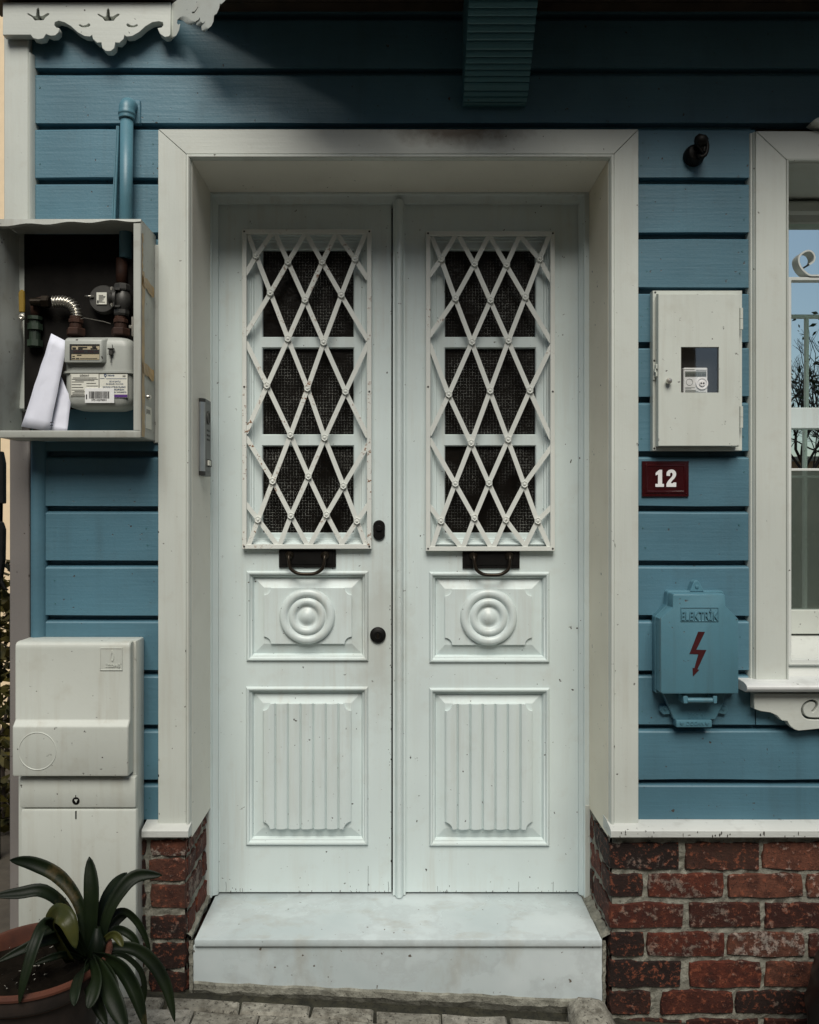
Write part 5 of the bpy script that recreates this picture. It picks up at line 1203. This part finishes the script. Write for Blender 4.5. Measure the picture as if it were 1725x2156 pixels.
def leaf(pts, ys, wd, mat='leaf', roll=0.0, vfold=.42):
    pts = smooth_poly([(a, b, c_) for (a, b), c_ in zip(pts, ys)], 5, False); P = [lp((a, b), c_) for a, b, c_ in pts]; n = len(P); L = []
    view = Vector((0, -1, 0.35)).normalized()
    for i, p in enumerate(P):
        t = (P[min(i + 1, n - 1)] - P[max(i - 1, 0)]).normalized(); s_ = i / (n - 1)        # 0 = base, 1 = tip
        side = t.cross(view); side = side.normalized() if side.length > 1e-4 else Vector((1, 0, 0)); side = Matrix.Rotation(roll, 3, t) @ side; nn = side.cross(t)
        w_ = .86 * wd / 3.78 * (D + p.y) / F / 2 * min(1, .55 + .9 * s_) * (1 - max(0, (s_ - .62) / .38) ** 2.4) + .0004
        L.append([p + side * w_, p + side * w_ * .5 - nn * w_ * vfold * .6, p - nn * w_ * vfold, p - side * w_ * .5 - nn * w_ * vfold * .6, p - side * w_])
    g = G(); g.loops([[tuple(q) for q in l] for l in L], False); o = g.obj('leaf', mat, plant, True); s = o.modifiers.new('thickness', 'SOLIDIFY'); s.thickness = .0016; return o
leaf([(690, 1150), (640, 760), (480, 520), (260, 405), (75, 378)], [-.40, -.38, -.36, -.36, -.38], 128)
leaf([(665, 1150), (540, 790), (350, 625), (150, 640), (-60, 665)], [-.42, -.42, -.44, -.46, -.48], 112, roll=.3)
leaf([(725, 1180), (722, 850), (725, 600), (709, 352)], [-.41, -.41, -.40, -.37], 136)
leaf([(780, 1150), (850, 830), (960, 620), (1090, 505), (1290, 500)], [-.40, -.39, -.37, -.35, -.34], 118)
leaf([(760, 1150), (800, 780), (890, 590), (1010, 478)], [-.38, -.36, -.34, -.33], 96, roll=-.4)
leaf([(800, 1100), (880, 840), (980, 785), (1080, 860), (1150, 980), (1200, 1140)], [-.38, -.36, -.34, -.33, -.33, -.33], 58)
leaf([(800, 1080), (880, 950), (960, 935), (1060, 1000), (1120, 1120)], [-.40, -.38, -.36, -.36, -.36], 66)
leaf([(680, 1150), (560, 1000), (400, 1010), (240, 1060), (-40, 1200)], [-.42, -.45, -.50, -.54, -.58], 96)
leaf([(660, 1170), (540, 1130), (420, 1150), (260, 1210)], [-.42, -.46, -.50, -.52], 62)
leaf([(640, 1160), (540, 1080), (420, 890), (340, 900), (270, 1060), (190, 1330), (150, 1525)], [-.42, -.46, -.52, -.56, -.60, -.63, -.64], 100)
leaf([(560, 1200), (400, 930), (440, 800), (540, 860), (606, 1085)], [-.45, -.50, -.54, -.57, -.58], 165, 'leaf_y', -.35, .2)
leaf([(800, 1110), (920, 1070), (1080, 1090), (1220, 1200), (1330, 1400), (1392, 1672)], [-.40, -.38, -.37, -.37, -.38, -.40], 118)
leaf([(740, 1150), (860, 1180), (980, 1270), (1080, 1450), (1160, 1730)], [-.44, -.48, -.52, -.55, -.57], 150, roll=.3)
leaf([(730, 1170), (780, 1240), (860, 1400), (930, 1560), (1010, 1750)], [-.46, -.52, -.57, -.60, -.62], 170)
leaf([(830, 1010), (890, 975), (940, 1000), (976, 1068)], [-.44, -.46, -.47, -.48], 70, 'leaf_y')
leaf([(700, 1180), (690, 1320), (760, 1500), (850, 1700)], [-.45, -.52, -.56, -.58], 110)
leaf([(720, 1150), (760, 1300), (740, 1440), (700, 1560)], [-.48, -.56, -.60, -.62], 120)
leaf([(690, 1160), (620, 1060), (560, 1000), (600, 880)], [-.42, -.40, -.38, -.34], 90)
leaf([(780, 1160), (960, 1130), (1110, 1250), (1150, 1420), (1120, 1600)], [-.42, -.40, -.38, -.37, -.37], 46)
leaf([(700, 1160), (610, 960), (520, 900), (330, 960), (180, 1130)], [-.42, -.44, -.48, -.52, -.56], 84)
leaf([(760, 1150), (840, 1000), (930, 860), (1040, 790)], [-.38, -.36, -.33, -.31], 84, roll=.2)
leaf([(740, 1170), (830, 1230), (900, 1380), (900, 1560)], [-.44, -.50, -.54, -.56], 96)
leaf([(690, 1180), (640, 1260), (600, 1400), (590, 1540)], [-.48, -.56, -.62, -.65], 100)
g = G(); b0 = Vector((-.785, -.405, PZ - .05))
g.tube([b0, b0 + Vector((.0, 0, .05)), b0 + Vector((.002, 0, .10))], [.028, .022, .008], 12); g.obj('leaf_base', 'leaf', plant, True)

# ------------------------------------------------------------------ beyond the left corner
nb = thing('garden_wall', (-3.2, 2.6, 0), 'apricot rendered wall beyond the left corner of the house', 'wall')
g = G(); g.box(-6.5, -1.7, 2.6, 2.8, -.3, 6.6, .01); g.obj('render', 'apricot', nb)
g = G(); g.box(-6.55, -1.68, 2.56, 2.84, 6.6, 6.7, .01); g.obj('coping', 'trimx', nb)
yi_ = .9
ig = thing('iron_lamp_bracket', (X(-6, yi_), yi_, 0), 'black wrought iron post with scrolls at the far left edge', 'ironwork')
g = G(); pi_ = [(-14, 950), (2, 950), (7, 975), (7, 1060), (-14, 1062), (-14, 1090), (2, 1100), (7, 1115), (6, 1180), (-2, 1235), (-14, 1240)]
g.prism([(X(a, yi_), Z(b, yi_)) for a, b in pi_], yi_, yi_ + .03, .003); g.obj('plate', 'iron', ig)
g = G(); g.tube([(X(-12, yi_), yi_ + .015, Z(1180, yi_)), (X(-2, yi_), yi_ + .015, Z(1225, yi_)), (X(6, yi_), yi_ + .015, Z(1240, yi_)), (X(14, yi_), yi_ + .015, Z(1243, yi_))], [.012, .011, .008, .002], 8); g.obj('scroll', 'iron', ig, True)
g = G(); g.tube([(X(-12, yi_), yi_ + .015, 0), (X(-12, yi_), yi_ + .015, 2.6)], .018, 10); g.obj('post', 'iron', ig, True)

def leaf_cloud(g, c, rad, n, size, rr, flat=1.0):
    for _ in range(n):
        d = Vector((rr.gauss(0, 1), rr.gauss(0, 1), rr.gauss(0, 1))).normalized() * (rr.random() ** .45)
        p = Vector(c) + Vector((d.x * rad[0], d.y * rad[1], d.z * rad[2])); s_ = size * rr.uniform(.6, 1.3)
        a = Vector((rr.gauss(0, 1), rr.gauss(0, 1), rr.gauss(0, .6))).normalized(); b = a.orthogonal().normalized(); b = Matrix.Rotation(rr.uniform(0, 6.28), 3, a) @ b
        t_ = a * s_; u_ = b * s_ * .42
        g.f(g.vs([p - t_, p - t_ * .1 + u_, p + t_, p - t_ * .1 - u_]))
rl = random.Random(21)
hg = thing('hedge', (X(0, 1.0), 1.2, 0), 'yellow green leafy bush beyond the left corner of the house', 'bush')
g = G()
for i in range(7): leaf_cloud(g, (-1.75 + rl.uniform(-.35, .35), 1.25 + rl.uniform(-.3, .3), .15 + i * .17), (.38, .32, .20), 420, .036, rl)
g.obj('foliage', 'foliage', hg, recalc=False)
g = G()
for i in range(6): x = -1.75 + rl.uniform(-.2, .2); g.tube([(x, 1.25, -.1), (x + rl.uniform(-.15, .15), 1.25 + rl.uniform(-.1, .1), .5), (x + rl.uniform(-.3, .3), 1.25 + rl.uniform(-.2, .2), 1.15)], [.012, .009, .004], 6)
g.obj('stem', 'bark', hg)

# ------------------------------------------------------------------ across the street (trees for reflections; houses added to block the low sky)
opp = thing('house', (-3.2, -9.5, 0), 'added brown rendered house across the street, blocking the low sky', 'house')
OX0, OX1, OY, OH = -16.0, 4.2, -9.0, 7.2
g = G(); g.box(OX0, OX1, OY - 5, OY, -.2, OH); g.obj('wall', 'wallfar', opp)
g = G(); g.exx([(OY + .5, OH), (OY - 2.5, OH + .8), (OY - 5.5, OH), (OY - 5.5, OH + .01 + .15), (OY - 2.5, OH + .98), (OY + .5, OH + .16)], OX0 - .3, OX1 + .3); g.obj('roof', 'rust', opp)
for j in range(3):
    for i in range(7):
        x = OX0 + 1.0 + i * 2.1; z = .9 + j * 2.6
        g = G(); g.rect(x, x + 1.0, z, z + 1.6, [(-.1, OY + .02), (-.1, OY + .06), (0, OY + .06), (0, OY + .01)]); wd = g.obj('window', 'trimx', opp)
        g = G(); g.box(x, x + 1.0, OY + .005, OY + .012, z, z + 1.6); g.obj('pane', 'pane_far', wd)

def grow(g, p, d, L, r_, depth, rr, tips):
    q = p; pts = [p]; rad = [r_]
    for k in range(3):
        d = (d + Vector((rr.gauss(0, .16), rr.gauss(0, .16), rr.gauss(0, .10) + .05))).normalized(); q = q + d * L / 3; pts.append(q); rad.append(r_ * (1 - .14 * (k + 1)))
    g.tube(pts, rad, 6 if depth > 2 else 4)
    if depth == 0: tips.append(q); return
    for k in range(rr.choice([2, 3, 3])):
        nd = (d + Vector((rr.gauss(0, .55), rr.gauss(0, .55), rr.gauss(.15, .35)))).normalized(); grow(g, pts[rr.choice([2, 3])], nd, L * rr.uniform(.62, .82), r_ * .60, depth - 1, rr, tips)
def tree(x, y, h, seed, leaves, label, mat='foliage_d'):
    rr = random.Random(seed); t = thing('tree', (x, y, 0), label, 'tree', 'trees across the street'); tips = []
    g = G(); grow(g, Vector((x, y, -.1)), Vector((0, 0, 1)), h * .34, h * .016, 6, rr, tips); g.obj('trunk', 'bark', t, recalc=False)
    g = G()
    for q in tips:
        if leaves and rr.random() < leaves: leaf_cloud(g, q, (.35, .35, .28), 9, .055, rr)
    if leaves: g.obj('crown', mat, t, recalc=False)
tree(5.1, -8.6, 3.9, 3, .03, 'nearly bare tree with thin twigs across the street, nearest the gap')
tree(6.3, -9.8, 4.3, 8, .06, 'taller half-bare tree across the street, right of the gap')
tree(4.9, -11.5, 3.0, 12, .3, 'leafy evergreen tree across the street, behind the bare one')
bs = thing('hedge', (5.6, -9.6, 0), 'low dark evergreen hedge across the street', 'bush')
g = G()
for i in range(16): leaf_cloud(g, (3.6 + i * .32, -9.6 + rl.uniform(-.2, .2), .75 + rl.uniform(-.1, .2)), (.4, .4, .75), 260, .06, rl)
g.obj('foliage', 'foliage_d', bs, recalc=False)
lw = thing('garden_wall', (6, -14, 0), 'low brown rendered wall across the street behind the trees', 'wall')
g = G(); g.box(4.3, 9.5, -14.3, -14, -.3, 2.6); g.obj('render', 'wallfar', lw)
g = G(); g.box(4.25, 9.55, -14.35, -13.95, 2.6, 2.7); g.obj('coping', 'trimx', lw)
op2 = thing('house', (16, -9.5, 0), 'added plain house across the street, blocking low sky right of the trees', 'house')  # added out of view to cut low sky light
g = G(); g.box(9.3, 22, OY - 5, OY, -.2, 8.4); g.obj('wall', 'wallfar', op2)
g = G(); g.box(9.2, 22.2, OY - 5.2, OY + .3, 8.4, 8.65); g.obj('roof', 'rust', op2)
for j in range(3):
    for i in range(4):
        x = 10.4 + i * 2.3; z = .9 + j * 2.5; g = G(); g.rect(x, x + 1.0, z, z + 1.5, [(-.1, OY + .02), (-.1, OY + .06), (0, OY + .06), (0, OY + .01)]); wd = g.obj('window', 'trimx', op2)
        g = G(); g.box(x, x + 1.0, OY + .005, OY + .012, z, z + 1.5); g.obj('pane', 'pane_far', wd)

# ------------------------------------------------------------------ chipped paint along worn edges
def chip_run(parent, n, fn, seed, smin=.0008, smax=.0032):
    rr = random.Random(seed); g = G()
    for _ in range(n):
        x, y, z = fn(rr); w_, h_ = rr.uniform(smin, smax * .7), rr.uniform(smin, smax * 1.8)
        k = [(math.cos(i * 1.047 + rr.uniform(-.3, .3)) * w_ * rr.uniform(.5, 1), math.sin(i * 1.047) * h_ * rr.uniform(.5, 1)) for i in range(6)]
        g.f(g.vs([(x + a, y, z + b) for a, b in k]))
    g.obj('paint_chips', 'chip', parent, recalc=False)['kind'] = 'stuff'
M['chip'] = plain('bare dark wood', (.035, .028, .022), .9, 0, 0)
chip_run(lf, 26, lambda r: (X(824, YD) - r.random() ** 2 * .006, YD - .0005, r.uniform(.25, 1.3)), 1)
chip_run(lf, 22, lambda r: (r.uniform(X(462, YD), X(824, YD)), YD - .0005, .209 + r.random() ** 3 * .03), 2, .001, .003)
chip_run(rf, 26, lambda r: (r.uniform(X(856, YD), X(1215, YD)), YD - .0005, .209 + r.random() ** 3 * .03), 3, .001, .003)
chip_run(house, 16, lambda r: (r.choice([ox0 + .003, ix0 - .014, ox1 - .003, ix1 + .014]) + r.uniform(-.002, .002), -.0012, r.uniform(.58, 2.5)), 4)
chip_run(house, 30, lambda r: (r.uniform(.68, 1.4), -.0352, r.uniform(.531, .548)), 5, .001, .005)
